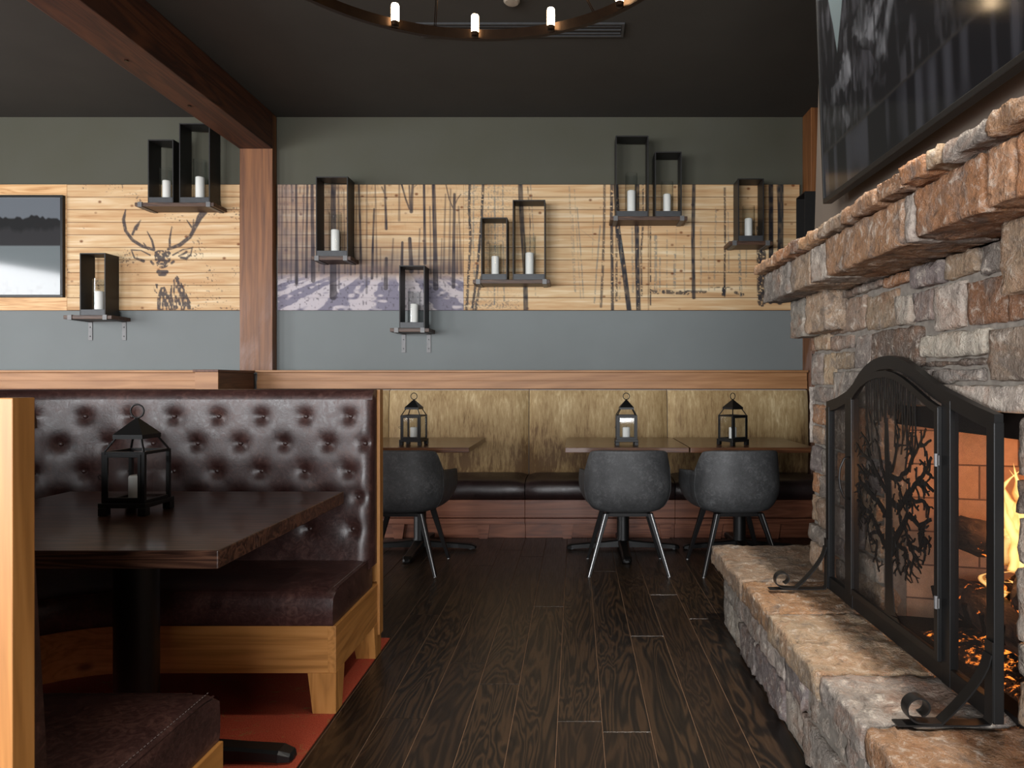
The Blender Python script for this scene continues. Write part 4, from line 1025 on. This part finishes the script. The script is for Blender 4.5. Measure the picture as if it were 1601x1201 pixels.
# lintel stone over the opening
RS.append([1.27, 2.04, OPZ-.002, 1.262, 'l', FX-.012]); RS.append([2.05, 2.16, 1.20, 1.27, 'g', FX])
z = HZ+.002
for h_ in [.115,.085,.13,.10,.12,.125]:      # far jamb under the hand laid stones
    y = OPF
    while y < 3.10-.02:
        y2 = min(y+random.choice([.14,.18,.22,.26]), 3.10)
        if 3.10-y2 < .07: y2 = 3.10
        RS.append([y, y2, z, z+h_, random.choice('gtlropgt'), FX+random.uniform(-.01,.01)]); y = y2
    z += h_
z = HZ+.002
while z < 1.58:                               # near jamb
    h_ = random.choice([.09,.12,.15,.18])
    if 1.585-(z+h_) < .04: h_ = 1.585-z
    y = .95; ymax = OPN if z < OPZ-.06 else 1.262
    while y < ymax-.02:
        y2 = min(y+random.choice([.16,.2,.26]), ymax)
        if ymax-y2 < .07: y2 = ymax
        RS.append([y, y2, z, z+h_, random.choice('gtlrpgl'), FX+random.uniform(-.012,.008)]); y = y2
    z += h_
# drop stones that sit mostly under an earlier one, trim overlaps, then grow each to meet its neighbours
def ovl(a, c): return min(a[1],c[1])-max(a[0],c[0]), min(a[3],c[3])-max(a[2],c[2])
keep = []
for r_ in RS:
    r_ = list(r_); ok = True
    r_[0] = max(r_[0], .95); r_[1] = min(r_[1], 3.10); r_[2] = max(r_[2], HZ+.002); r_[3] = min(r_[3], 1.586)
    for k_ in keep:
        dy, dz = ovl(r_, k_)
        if dy > 0 and dz > 0:
            if dy < dz:
                if r_[0] < k_[0]: r_[1] = k_[0]
                else: r_[0] = k_[1]
            else:
                if r_[2] < k_[2]: r_[3] = k_[2]
                else: r_[2] = k_[3]
            if r_[1]-r_[0] < .035 or r_[3]-r_[2] < .03: ok = False; break
    if ok: keep.append(r_)
def grow_rects(LIM):
    for r_ in keep:
        for side in (2, 3, 0, 1):
            sgn = -1 if side in (0, 2) else 1; best = LIM
            bound = {0: .95, 1: 3.10, 2: HZ+.002, 3: 1.586}[side]; best = min(best, abs(bound-r_[side]))
            for k_ in keep+[[OPN, OPF, HZ-.1, OPZ-.004, '', 0]]:
                if k_ is r_: continue
                ax = (2, 3) if side < 2 else (0, 1)
                if min(r_[ax[1]], k_[ax[1]])-max(r_[ax[0]], k_[ax[0]]) <= .001: continue
                opp = side^1; gap_ = (k_[opp]-r_[side])*sgn
                if gap_ > -.001: best = min(best, max(0, gap_))
            r_[side] += sgn*best
grow_rects(.03); grow_rects(.08)
for (a0, a1, b0, b1, key, X_) in keep: stone(sur, (X_, a0+gp, b0+gp), (X_+.10, a1-gp, b1-gp), key)
surround = FB('surround', sur, M['stone'], smooth=True)
b = MB()
b.box((FX+.024, OPF+.005, HZ), (2.2, 3.095, 1.58)); b.box((FX+.024, .95, HZ), (2.2, OPN-.005, 1.58)); b.box((FX+.024, OPN-.005, OPZ+.01), (2.2, OPF+.005, 1.58))
FB('mortar_core', b, M['mortar'], surround)
# corbels
for (y0, y1) in ((2.70, 3.13), (1.20, 1.585)):
    b = MB(); ym = (y0+y1)/2+.03
    stone(b, (.985, y0, 1.425), (1.09, ym-gp, 1.59), 't' if y0 > 2 else 'r'); stone(b, (.98, ym+gp, 1.42), (1.09, y1, 1.59), 'g' if y0 > 2 else 't')
    FB('corbel', b, M['stone'], smooth=True)
# mantel
b = MB(); MXF = .87; bounds = [1201,1234,1266,1292,1412,1427,1536,1580,1660]; keys = 'gtlmlomo'
ys = [ypl(x, MXF) for x in bounds]; ys[0] = 3.16
for i in range(len(ys)-1):
    stone(b, (MXF+random.uniform(-.008,.006), ys[i+1]+gp*.4, 1.585), (1.10, ys[i]-gp*.4, 1.716), keys[i % len(keys)], amp=.008, r=.007, cell=.015)
stone(b, (MXF, .95, 1.585), (1.10, ys[-1]-gp, 1.716), 't')
mt = FB('mantel', b, M['stone'], smooth=True)
b = MB(); b.box((MXF+.022, .96, 1.61), (1.5, 3.14, 1.72)); FB('mortar_core', b, M['mortar'], mt)
b = MB(); bounds = [1187,1206,1233,1243,1272,1311,1364,1405,1446,1470,1537,1601,1700]; keys = 'mobmtmmotgmt'
ys = [ypl(x, .83) for x in bounds]; ys[0] = 3.19
for i in range(len(ys)-1):
    stone(b, (.83+random.uniform(-.008,.008), ys[i+1]+.002, 1.716), (1.30, ys[i]-.002, 1.768+random.uniform(-.004,.004)), keys[i % len(keys)], amp=.009, r=.008, cell=.013)
stone(b, (.83, .92, 1.716), (1.30, ys[-1]-.003, 1.768), 't')
FB('mantel_cap', b, M['stone'], smooth=True)
# chimney breast above
b = MB(); V = [(1.085,.9,1.765),(1.085,3.11,1.765),(1.085,2.97,CEIL-.002),(1.085,.9,CEIL-.002),(2.3,.9,1.765),(2.3,3.11,1.765),(2.3,2.97,CEIL-.002),(2.3,.9,CEIL-.002)]
b.add(V, [(0,1,2,3),(7,6,5,4),(0,4,5,1),(1,5,6,2),(2,6,7,3),(3,7,4,0)]); FB('chimney_breast', b, M['side_paint'])
# hearth
b = MB(); hy = [3.50,2.866,2.467,1.951,1.652,1.20,.80,.35]
kk = 'tmtgmrt'
for i in range(len(hy)-1):
    stone(b, (.695+random.uniform(-.012,.012), hy[i+1]+.003, .295), (1.12 if hy[i] < 3.1 else 1.75, hy[i]-.003, HZ+random.uniform(-.001,.001)), kk[i], amp=.009, r=.010, cell=.018)
slab = FB('hearth_slabs', b, M['stone'], smooth=True)
b = MB(); z = .002
for h_ in (.15, .143):
    y = .35
    while y < 3.38:
        y2 = min(y+random.uniform(.2,.42), 3.40)
        if 3.40-y2 < .12: y2 = 3.40
        stone(b, (.735+random.uniform(-.01,.012), y+gp, z+gp*.5), (.86, y2-gp, z+h_-gp*.5), random.choice('gpgltg'), amp=.011, r=.010); y = y2
    z += h_
stone(b, (.74, 3.30, .004), (1.2, 3.42, .295), 'g'); stone(b, (1.2, 3.30, .004), (1.7, 3.42, .295), 'p')
FB('hearth_riser', b, M['stone'], smooth=True)
b = MB(); b.box((.752, .36, 0.001), (1.74, 3.36, .30)); b.box((.74, .4, .30), (1.72, 3.4, HZ-.012)); FB('hearth_core', b, M['mortar'])
# firebox
b = MB(); x0, x1 = FX+.10, 1.62; z0 = HZ-.01
def quad(b, *q): b.add(list(q), [tuple(range(4))])
# splayed far side, back, near side, floor, top as thick slabs
b.add([(x0,OPF,z0),(x1,OPF-.12,z0),(x1,OPF-.12,OPZ+.15),(x0,OPF,OPZ+.15),(x0,OPF+.06,z0),(x1,OPF-.06,z0),(x1,OPF-.06,OPZ+.15),(x0,OPF+.06,OPZ+.15)], [(0,1,2,3),(7,6,5,4),(0,4,5,1),(3,2,6,7),(0,3,7,4),(1,5,6,2)])
FB('firebox_side', b, M['firebrick'])
b = MB(); b.box((x1, OPN, z0), (x1+.05, OPF-.06, OPZ+.15)); b.box((x0, OPN-.05, z0), (x1, OPN, OPZ+.15)); FB('firebox_back', b, M['firebrick'])
b = MB(); b.box((FX+.015, OPN, z0), (x1, OPF, HZ+.012)); FB('firebox_floor', b, M['soot'])
b = MB(); b.box((FX+.06, OPN, 1.075), (x1, OPF, 1.16)); FB('smoke_hood', b, M['soot'])

# ---- grate, logs, embers, flames
gt = thing('log_grate', 'black iron grate holding the burning logs', 'grate', (1.36, 2.0, HZ+.012))
for k in range(7):
    y = -.27+.09*k; b = MB(); b.tube([(-.17,y,.14),(-.16,y,.09),(-.10,y,.075),(.12,y,.075),(.15,y,.12)], .009, 8); b.build('bar', M['soot'], gt)
for sx in (-.12,.12):
    b = MB(); b.tube([(sx,-.29,.066),(sx,.29,.066)], .009, 8); b.tube([(sx,-.27,0.001),(sx,-.27,.066)], .009, 8); b.tube([(sx,.27,0.001),(sx,.27,.066)], .009, 8); b.build('support', M['soot'], gt)
logs = [((1.24,1.68,.525),(1.27,2.26,.52),.062,'charred log lying low at the front of the grate'),((1.40,1.70,.53),(1.42,2.20,.535),.07,'charred log lying low at the back of the grate'),
        ((1.20,1.78,.635),(1.46,2.12,.645),.058,'glowing log laid crosswise on top of the fire'),((1.46,1.74,.70),(1.23,2.20,.74),.055,'topmost cracked log of the fire, tilted up')]
for (p0, p1, r, lab) in logs:
    p0 = Vector(p0); p1 = Vector(p1); ax = (p1-p0).normalized(); u = ax.orthogonal().normalized(); w_ = ax.cross(u); secs = []
    for i in range(26):
        p_ = p0+(p1-p0)*i/25; ring = []
        for k in range(22):
            a = 2*PI*k/22; dv = u*math.cos(a)+w_*math.sin(a); rr = r*(1+.22*noise.noise((p_+dv*r)*14)+.12*noise.noise((p_+dv*r)*40))*(1-.12*(abs(i/12.5-1))**6)
            ring.append(p_+dv*rr)
        secs.append(ring)
    b = MB(); b.loft(secs); tag(b.build('log', M['bark'], smooth=True, auto=.9), lab, 'log', 'logs in the fire')
b = MB(); NX, NYY = 22, 46; V = []; Fc = []
for i in range(NX+1):
    for j in range(NYY+1):
        x = 1.13+.40*i/NX; y = 1.66+.58*j/NYY; e_ = math.sin(PI*i/NX)**.5*math.sin(PI*j/NYY)**.4 if 0 < i < NX and 0 < j < NYY else 0
        V.append((x, y, HZ+.013+e_*(.035+.022*noise.noise(Vector((x*30,y*30,0)))+.012*noise.noise(Vector((x*80,y*80,0))))))
n0 = len(V)
for i in range(NX):
    for j in range(NYY): Fc.append((i*(NYY+1)+j, (i+1)*(NYY+1)+j, (i+1)*(NYY+1)+j+1, i*(NYY+1)+j+1))
b.add(V, Fc); tag(b.build('ember_bed', M['embers'], smooth=True), 'bed of glowing orange embers under the logs', 'embers', kind='stuff')
fr_ = random.Random(5); b = MB()
for kf in range(17):
    big = kf < 8
    px0 = (1.27+fr_.uniform(-.03,.03), 2.00+fr_.uniform(-.05,.05) if big else 1.74+fr_.random()*.42, .68 if big else .58)
    h = fr_.uniform(.14,.32) if big else fr_.uniform(.04,.09); r = fr_.uniform(.016,.034) if big else fr_.uniform(.008,.018); ph = fr_.uniform(0,6)
    secs = []
    for i in range(26):
        f = i/25; rr = r*(math.sin(PI*min(1, .15+f*.85))**.8)*(1-f*.45)+.0006; cx = px0[0]+.035*math.sin(f*6+ph)*f; cy = px0[1]+.045*math.sin(f*7+ph*2)*f
        ring = []
        for k in range(14):
            a_ = 2*PI*k/14; dv = Vector((math.cos(a_)*.8, math.sin(a_), 0)); q = Vector((cx, cy, px0[2]+h*f))+dv*rr
            q += dv*rr*.9*noise.noise(q*26+Vector((kf,0,0))); ring.append(q)
        secs.append(ring)
    b.loft(secs)
tag(b.build('flames', M['flame'], smooth=True), 'bright orange flames rising from the logs in the stone fireplace', 'fire', kind='stuff')

# ================================================================ FIRE SCREEN
SX = 1.015; SF, SN = 2.735, 1.637
scn = thing('fireplace_screen', 'black iron arched fireplace screen with a tree silhouette door and scroll feet', 'fireplace screen', (SX, (SF+SN)/2, HZ+.008))
SO = Vector(scn.location)
def SB(name, b, m, parent=None, **k):
    b.v = [tuple(Vector(q)-SO) for q in b.v]; return b.build(name, m, parent or scn, **k)
tp = [(1296,628),(1312,622),(1328,612),(1338,600),(1346.6,585),(1356,573),(1368,563.5),(1380,558),(1394.5,556),(1408,558.5),(1421,565),(1436,576),(1450.5,588),(1466,600),(1482.5,610),(1498,618),(1514,626),(1532,635),(1562,648)]
tc = sorted([(ypl(x, SX), zpl(x, y, SX)) for x, y in tp])
# symmetrical ogee through the measured curve
TY = np.array([q[0] for q in tc]); TZ_ = np.array([q[1] for q in tc])
def topz(y): return float(np.interp(y, TY, TZ_))
Y0s, Y1s = SN, SF; zb = HZ+.010; T = .022
def band(y0, y1, fa, fb, n=40, x0=SX-.011, x1=SX+.011):
    secs = []
    for i in range(n+1):
        y = y0+(y1-y0)*i/n; secs.append([(x0,y,fb(y)),(x1,y,fb(y)),(x1,y,fa(y)),(x0,y,fa(y))])
    m_ = MB(); m_.loft(secs); return m_
b = band(Y0s, Y1s, lambda y: topz(y), lambda y: topz(y)-.042, 60)
b.box((SX-.011, Y0s, zb), (SX+.011, Y1s, zb+.05), .002)
for (a, c_) in ((Y0s-.0015, Y0s+.030), (Y1s-.030, Y1s+.0015), (ypl(1492,SX), ypl(1480,SX)+.004), (ypl(1337,SX)-.004, ypl(1326,SX))):
    zt = min(topz(a), topz(c_))-.02; b.box((SX-.0125, a, zb-.001), (SX+.0125, c_, zt), .002)
SB('frame', b, M['black_metal'])
# door
D0, D1 = ypl(1479.5,SX), ypl(1338,SX); dx0, dx1 = SX-.024, SX-.012
b = band(D0, D1, lambda y: topz(y)-.048, lambda y: topz(y)-.070, 50, dx0, dx1)
b.box((dx0, D0, zb+.055), (dx1, D1, zb+.078), .002)
b.box((dx0-.001, D0-.001, zb+.054), (dx1+.0005, D0+.018, topz(D0)-.05), .002); b.box((dx0-.001, D1-.018, zb+.054), (dx1+.0005, D1+.001, topz(D1)-.05), .002)
door = SB('door', b, M['black_metal'])
b = MB(); hz = .875; yh = D1-.010
b.tube([(dx0-.001,yh,hz+.075),(dx0-.022,yh+.001,hz+.070),(dx0-.034,yh+.006,hz+.035),(dx0-.037,yh+.008,hz),(dx0-.034,yh+.006,hz-.035),(dx0-.022,yh+.001,hz-.070),(dx0-.001,yh,hz-.075)], .004, 8)
SB('handle', b, M['black_metal'], door, smooth=True)
for zz in (.60, .99):
    b = MB(); b.tube([(dx0-.003, D0+.002, zz), (dx0-.003, D0+.002, zz+.035)], .005, 10); b.box((dx0-.004, D0-.012, zz+.004),(dx0-.001, D0+.012, zz+.031)); SB('hinge', b, M['steel'], door)
# mesh panels
def mesh_panel(y0, y1, x, low, off, parent=None):
    n = 30; V = []; Fc = []
    for i in range(n+1):
        y = y0+(y1-y0)*i/n; V += [(x,y,low),(x,y,topz(y)-off)]
    for i in range(n): Fc.append((2*i,2*i+2,2*i+3,2*i+1))
    m_ = MB(); m_.add(V, Fc); return SB('wire_mesh', m_, M['wire'], parent)
mesh_panel(D0+.01, D1-.01, SX-.014, zb+.065, .06, door)
mesh_panel(Y0s+.02, ypl(1492,SX)+.004, SX+.002, zb+.04, .03); mesh_panel(ypl(1326,SX)-.004, Y1s-.02, SX+.002, zb+.04, .03)
# tree silhouette, cut plate 3 mm thick just in front of the mesh
rt = random.Random(12); TB = MB(); TX0 = SX-.0215; yc = (D0+D1)/2+.0; zbase = zb+.070; zsh = topz(yc)
def inside(y, z): return D0+.016 < y < D1-.016 and zb+.06 < z < topz(y)-.062
def seg(p, q, w0, w1):
    dy, dz = q[0]-p[0], q[1]-p[1]; L = math.hypot(dy, dz)+1e-9; ny, nz = -dz/L, dy/L
    poly = [(p[0]+ny*w0, p[1]+nz*w0), (q[0]+ny*w1, q[1]+nz*w1), (q[0]-ny*w1, q[1]-nz*w1), (p[0]-ny*w0, p[1]-nz*w0)]
    TB.prism(poly, (TX0+rt.uniform(-.0009,.0009),0,0), (0,1,0), (0,0,1), (1,0,0), .003)
def cpt(cx, cy): px, py = 1235+cx/1.792, 531+cy/1.792; return (ypl(px, SX), zpl(px, py, SX))
def limb(pts, w0, w1, twig=True):
    P_ = [cpt(*q) for q in pts]; out = []
    for i in range(len(P_)-1):
        for k in range(4): 
            f = k/4; out.append((P_[i][0]*(1-f)+P_[i+1][0]*f+rt.uniform(-.0035,.0035), P_[i][1]*(1-f)+P_[i+1][1]*f+rt.uniform(-.0035,.0035)))
    out.append(P_[-1]); n = len(out)-1
    for i in range(n):
        wa, wb = w0+(w1-w0)*i/n, w0+(w1-w0)*(i+1)/n
        if inside(*out[i]) and inside(*out[i+1]): seg(out[i], out[i+1], wa, wb)
        if twig and i > 0 and rt.random() < .62:
            d = math.atan2(out[i+1][0]-out[i][0], out[i+1][1]-out[i][1])+rt.choice((-1,1))*rt.uniform(.7,1.5)
            q = out[i]; L = rt.uniform(.016,.034); w_ = min(wa*.7, .0042)
            for k in range(3):
                nx = (q[0]+math.sin(d)*L*.5, q[1]+math.cos(d)*L*.5); d += rt.uniform(-.7,.7)
                if not inside(*nx): break
                seg(q, nx, w_, w_*.8); w_ *= .8; q = nx
                if k == 1 and rt.random() < .5:
                    n2_ = (q[0]+math.sin(d+1)*L*.5, q[1]+math.cos(d+1)*L*.5)
                    if inside(*n2_): seg(q, n2_, w_, w_*.7)
trunk = [(300,800,.075),(299,785,.05),(298,760,.034),(296,700,.027),(295,600,.024),(297,500,.022),(294,400,.019),(289,300,.014),(287,220,.009)]
TP = [(cpt(a_, b_), c_) for a_, b_, c_ in trunk]; TP[0] = ((TP[0][0][0], zb+.062), .080); TP[1] = ((TP[1][0][0], zb+.085), .048)
for i in range(len(TP)-1): seg(TP[i][0], TP[i+1][0], TP[i][1], TP[i+1][1])
for pts, w0, w1 in [([(298,585),(330,530),(350,490),(380,520),(415,505)], .014,.005), ([(338,520),(350,560),(367,610),(355,665)], .008,.003), ([(298,450),(325,472),(345,440),(375,400),(402,370),(416,330)], .013,.004),
    ([(375,402),(400,404),(422,425)], .007,.004), ([(345,442),(370,452),(395,455),(412,475)], .007,.004), ([(296,385),(320,395),(345,370),(365,330),(385,290),(402,250)], .010,.003), ([(365,330),(350,290),(345,255)], .006,.003),
    ([(385,300),(416,282)], .005,.003), ([(305,370),(320,300),(327,250)], .008,.003), ([(297,610),(320,575),(345,590),(350,625),(342,675)], .010,.003), ([(345,572),(380,592),(398,560),(416,580)], .007,.004),
    ([(320,580),(318,630),(330,660)], .006,.003), ([(350,492),(345,455),(360,430)], .006,.004), ([(380,520),(392,545),(385,570)], .005,.003), ([(402,372),(425,388)], .005,.003), ([(322,470),(330,510)], .006,.004), ([(372,612),(388,640)], .004,.003), ([(396,560),(400,600),(392,630)], .005,.003),
    ([(292,590),(265,535),(245,490),(225,470),(203,450)], .013,.004), ([(266,535),(240,548),(246,592)], .007,.003), ([(292,500),(260,450),(235,420),(215,400),(200,410)], .012,.004), ([(236,420),(225,380),(205,350)], .007,.003), ([(292,430),(262,380),(245,340),(235,290),(215,260)], .010,.003),
    ([(246,342),(220,320),(200,290)], .006,.003), ([(286,400),(268,330),(262,270),(252,225)], .009,.003), ([(245,492),(233,520),(240,565)], .006,.003), ([(225,470),(210,490),(206,520)], .005,.003), ([(262,560),(258,610),(268,650)], .006,.003), ([(215,400),(206,440)], .005,.003), ([(262,382),(238,376),(222,362)], .005,.003)]: limb(pts, w0, w1)
# upright reed-like twigs in the arch
for k in range(23):
    y = yc+(k-11)*.0155; z1 = topz(y)-.066; z0 = z1-rt.uniform(.10,.22)-.25*abs(k-11)/11*.2; q = (y*.9+yc*.1, z0)
    for i in range(4):
        nx = (y+rt.uniform(-.004,.004), z0+(z1-z0)*(i+1)/4)
        if inside(*q): seg(q, nx, .0030, .0026)
        q = nx
SB('tree_silhouette', TB, M['black_metal'], door)
# scroll feet
for y in (Y0s+.010, Y1s-.014):
    hw = .016
    b = MB(); secs = []
    def strap(pts, th=.004):
        secs = []; n = len(pts)
        for i, (x, z) in enumerate(pts):
            a = pts[max(0,i-1)]; c_ = pts[min(n-1,i+1)]; dx, dz = c_[0]-a[0], c_[1]-a[1]; L = math.hypot(dx, dz)+1e-9; nx, nz = -dz/L*th/2, dx/L*th/2
            secs.append([(x+nx,y-hw,z+nz),(x+nx,y+hw,z+nz),(x-nx,y+hw,z-nz),(x-nx,y-hw,z-nz)])
        b.loft(secs)
    z0 = HZ+.008
    strap([(SX-.017, z0+.20),(SX-.017, z0+.012),(SX-.024, z0+.003),(SX-.06, z0),(SX-.245, z0)])
    pts = []
    for i in range(15):
        f = i/14; pts.append((SX-.020-.118*math.sin(f*PI/2)**1.25*1.0, z0+.004+.165*(1-math.sin(f*PI/2)**.8)))
    cx, cz = SX-.190, z0+.040
    pts.append((SX-.155, z0+.004))
    a0 = -PI/2+.1
    for i in range(30):
        f = i/29; a = a0-f*2*PI*.98; r = .036*(1-f*.50); pts.append((cx+r*math.cos(a)+.0, cz+r*math.sin(a)*.95))
    strap(pts, .004)
    SB('scroll_foot', b, M['black_metal'], smooth=True, auto=.7)

# ================================================================ PICTURE ABOVE THE MANTEL
PN, PF_ = 1.05, 2.72; pz0, pz1 = 1.93, 2.86; L_ = PF_-PN; H_ = pz1-pz0
lean = math.atan2(.030, .815)
tv = thing('mounted_picture', 'huge dark framed mountain lake picture leaning out above the stone mantel', 'picture', (.985, (PN+PF_)/2, pz0))
# local frame: x along -Y world (picture left = far end), z up, front toward -X world
def TVm(o):
    o.parent = tv; return o
b = MB(); d = .020; hl = L_/2
b.box((-hl,-.0,0),(hl,.035,d),.003); b.box((-hl,0,H_-d),(hl,.035,H_),.003); b.box((-hl,0,d),(-hl+d*.5,.035,H_-d),.003); b.box((hl-d*.5,0,d),(hl,.035,H_-d),.003)
TVm(b.build('frame', M['black_metal'])); 
b = MB(); b.box((-hl+.15,.036,.2),(hl-.15,.06,H_-.2)); TVm(b.build('back_mount', M['black_metal']))
RES = 230.0; wm, hm = L_-d, H_-2*d; cv = canvas(wm, hm); sh = cv.shape[:2]; Yv, Xv = np.mgrid[0:sh[0], 0:sh[1]]; v = Yv/sh[0]; u = Xv/sh[1]; cv[...,3] = 1
def fbm(seed, c): return sum(smoothnoise(sh[0], sh[1], c/2**i, seed+i)*.5**i for i in range(5) if c/2**i >= 1)/1.95
nz = fbm(61, 60); n2 = fbm(71, 24)
shore = .80
over(cv, np.ones(sh), (86,96,98))                                   # sky
ridge = .34+.34*np.abs(u-.13)*-1.0*0 
rl = np.interp(u[0], [0,.03,.06,.085,.105,.13,.17,.2,.3,1], [.10,.13,.16,.28,.42,.30,.12,.0,-.1,-.2])+.05*(fbm(81, 20)[0]-.5)
rock = np.clip((v-rl[None,:])*70, 0, 1); over(cv, rock, (26,26,27))
vs = np.clip((smoothnoise(sh[0], sh[1], 5, 91, 22)*.5+n2*.6-.62)*5, 0, 1); over(cv, rock*vs*.6*(v < shore), (60,60,64)); fn = smoothnoise(sh[0], sh[1], 3, 120, 14)*.5+fbm(130, 30)*.5; over(cv, rock*(v < shore)*np.clip((fn-.52)*4, 0, 1)*.30, (70,70,74))
snow = np.clip((fbm(95, 30)-.60)*14, 0, 1)*np.exp(-((v-.52)/.16)**2); over(cv, rock*snow*(v < shore)*.5*np.clip(fn*2-.3, 0, 1), (104,106,110))
for pts, wd in [([(.36,.12),(.355,.28),(.34,.42),(.30,.50)], 7), ([(.235,.50),(.26,.54),(.275,.50)], 9), ([(.15,.42),(.16,.52),(.17,.58)], 5), ([(.13,.70),(.15,.76)], 8), ([(.30,.47),(.29,.50)], 8), ([(.42,.10),(.36,.50),(.33,.62)], 10)]:
    over(cv, stroke(sh, pts, wd, lambda a, c_: (a*sh[1], c_*sh[0]), 3)*.55*np.clip(fn*2-.35, 0, 1)*np.clip(n2*2-.3, 0, 1), (110,112,116))
over(cv, np.clip(fn*3-1.0, 0, 1)*fillpoly(sh, [(.17,.60),(.22,.53),(.27,.58),(.30,.66),(.24,.70),(.19,.67)], lambda a, c_: (a*sh[1], c_*sh[0]))*.7, (58,58,62))
wat = np.clip((v-shore)*90, 0, 1); over(cv, wat, (22,22,24))
rf = smoothnoise(sh[0], sh[1], 9, 99, 60); over(cv, wat*np.clip((rf-.55)*3, 0, 1)*.6, (56,57,62))
over(cv, np.exp(-((v-shore)/.006)**2)*.5, (48,46,44))
o = ink_panel('print', cv, -hl+d*.5, d, wm, hm, .006, .02, M['print_dark']); TVm(o)
tv.rotation_euler = Matrix(((0,1,0),(-1,0,0),(0,0,1))).to_euler()
tv.rotation_euler = (Matrix.Rotation(-PI/2, 3, 'Z') @ Matrix.Rotation(lean, 3, 'X')).to_euler()
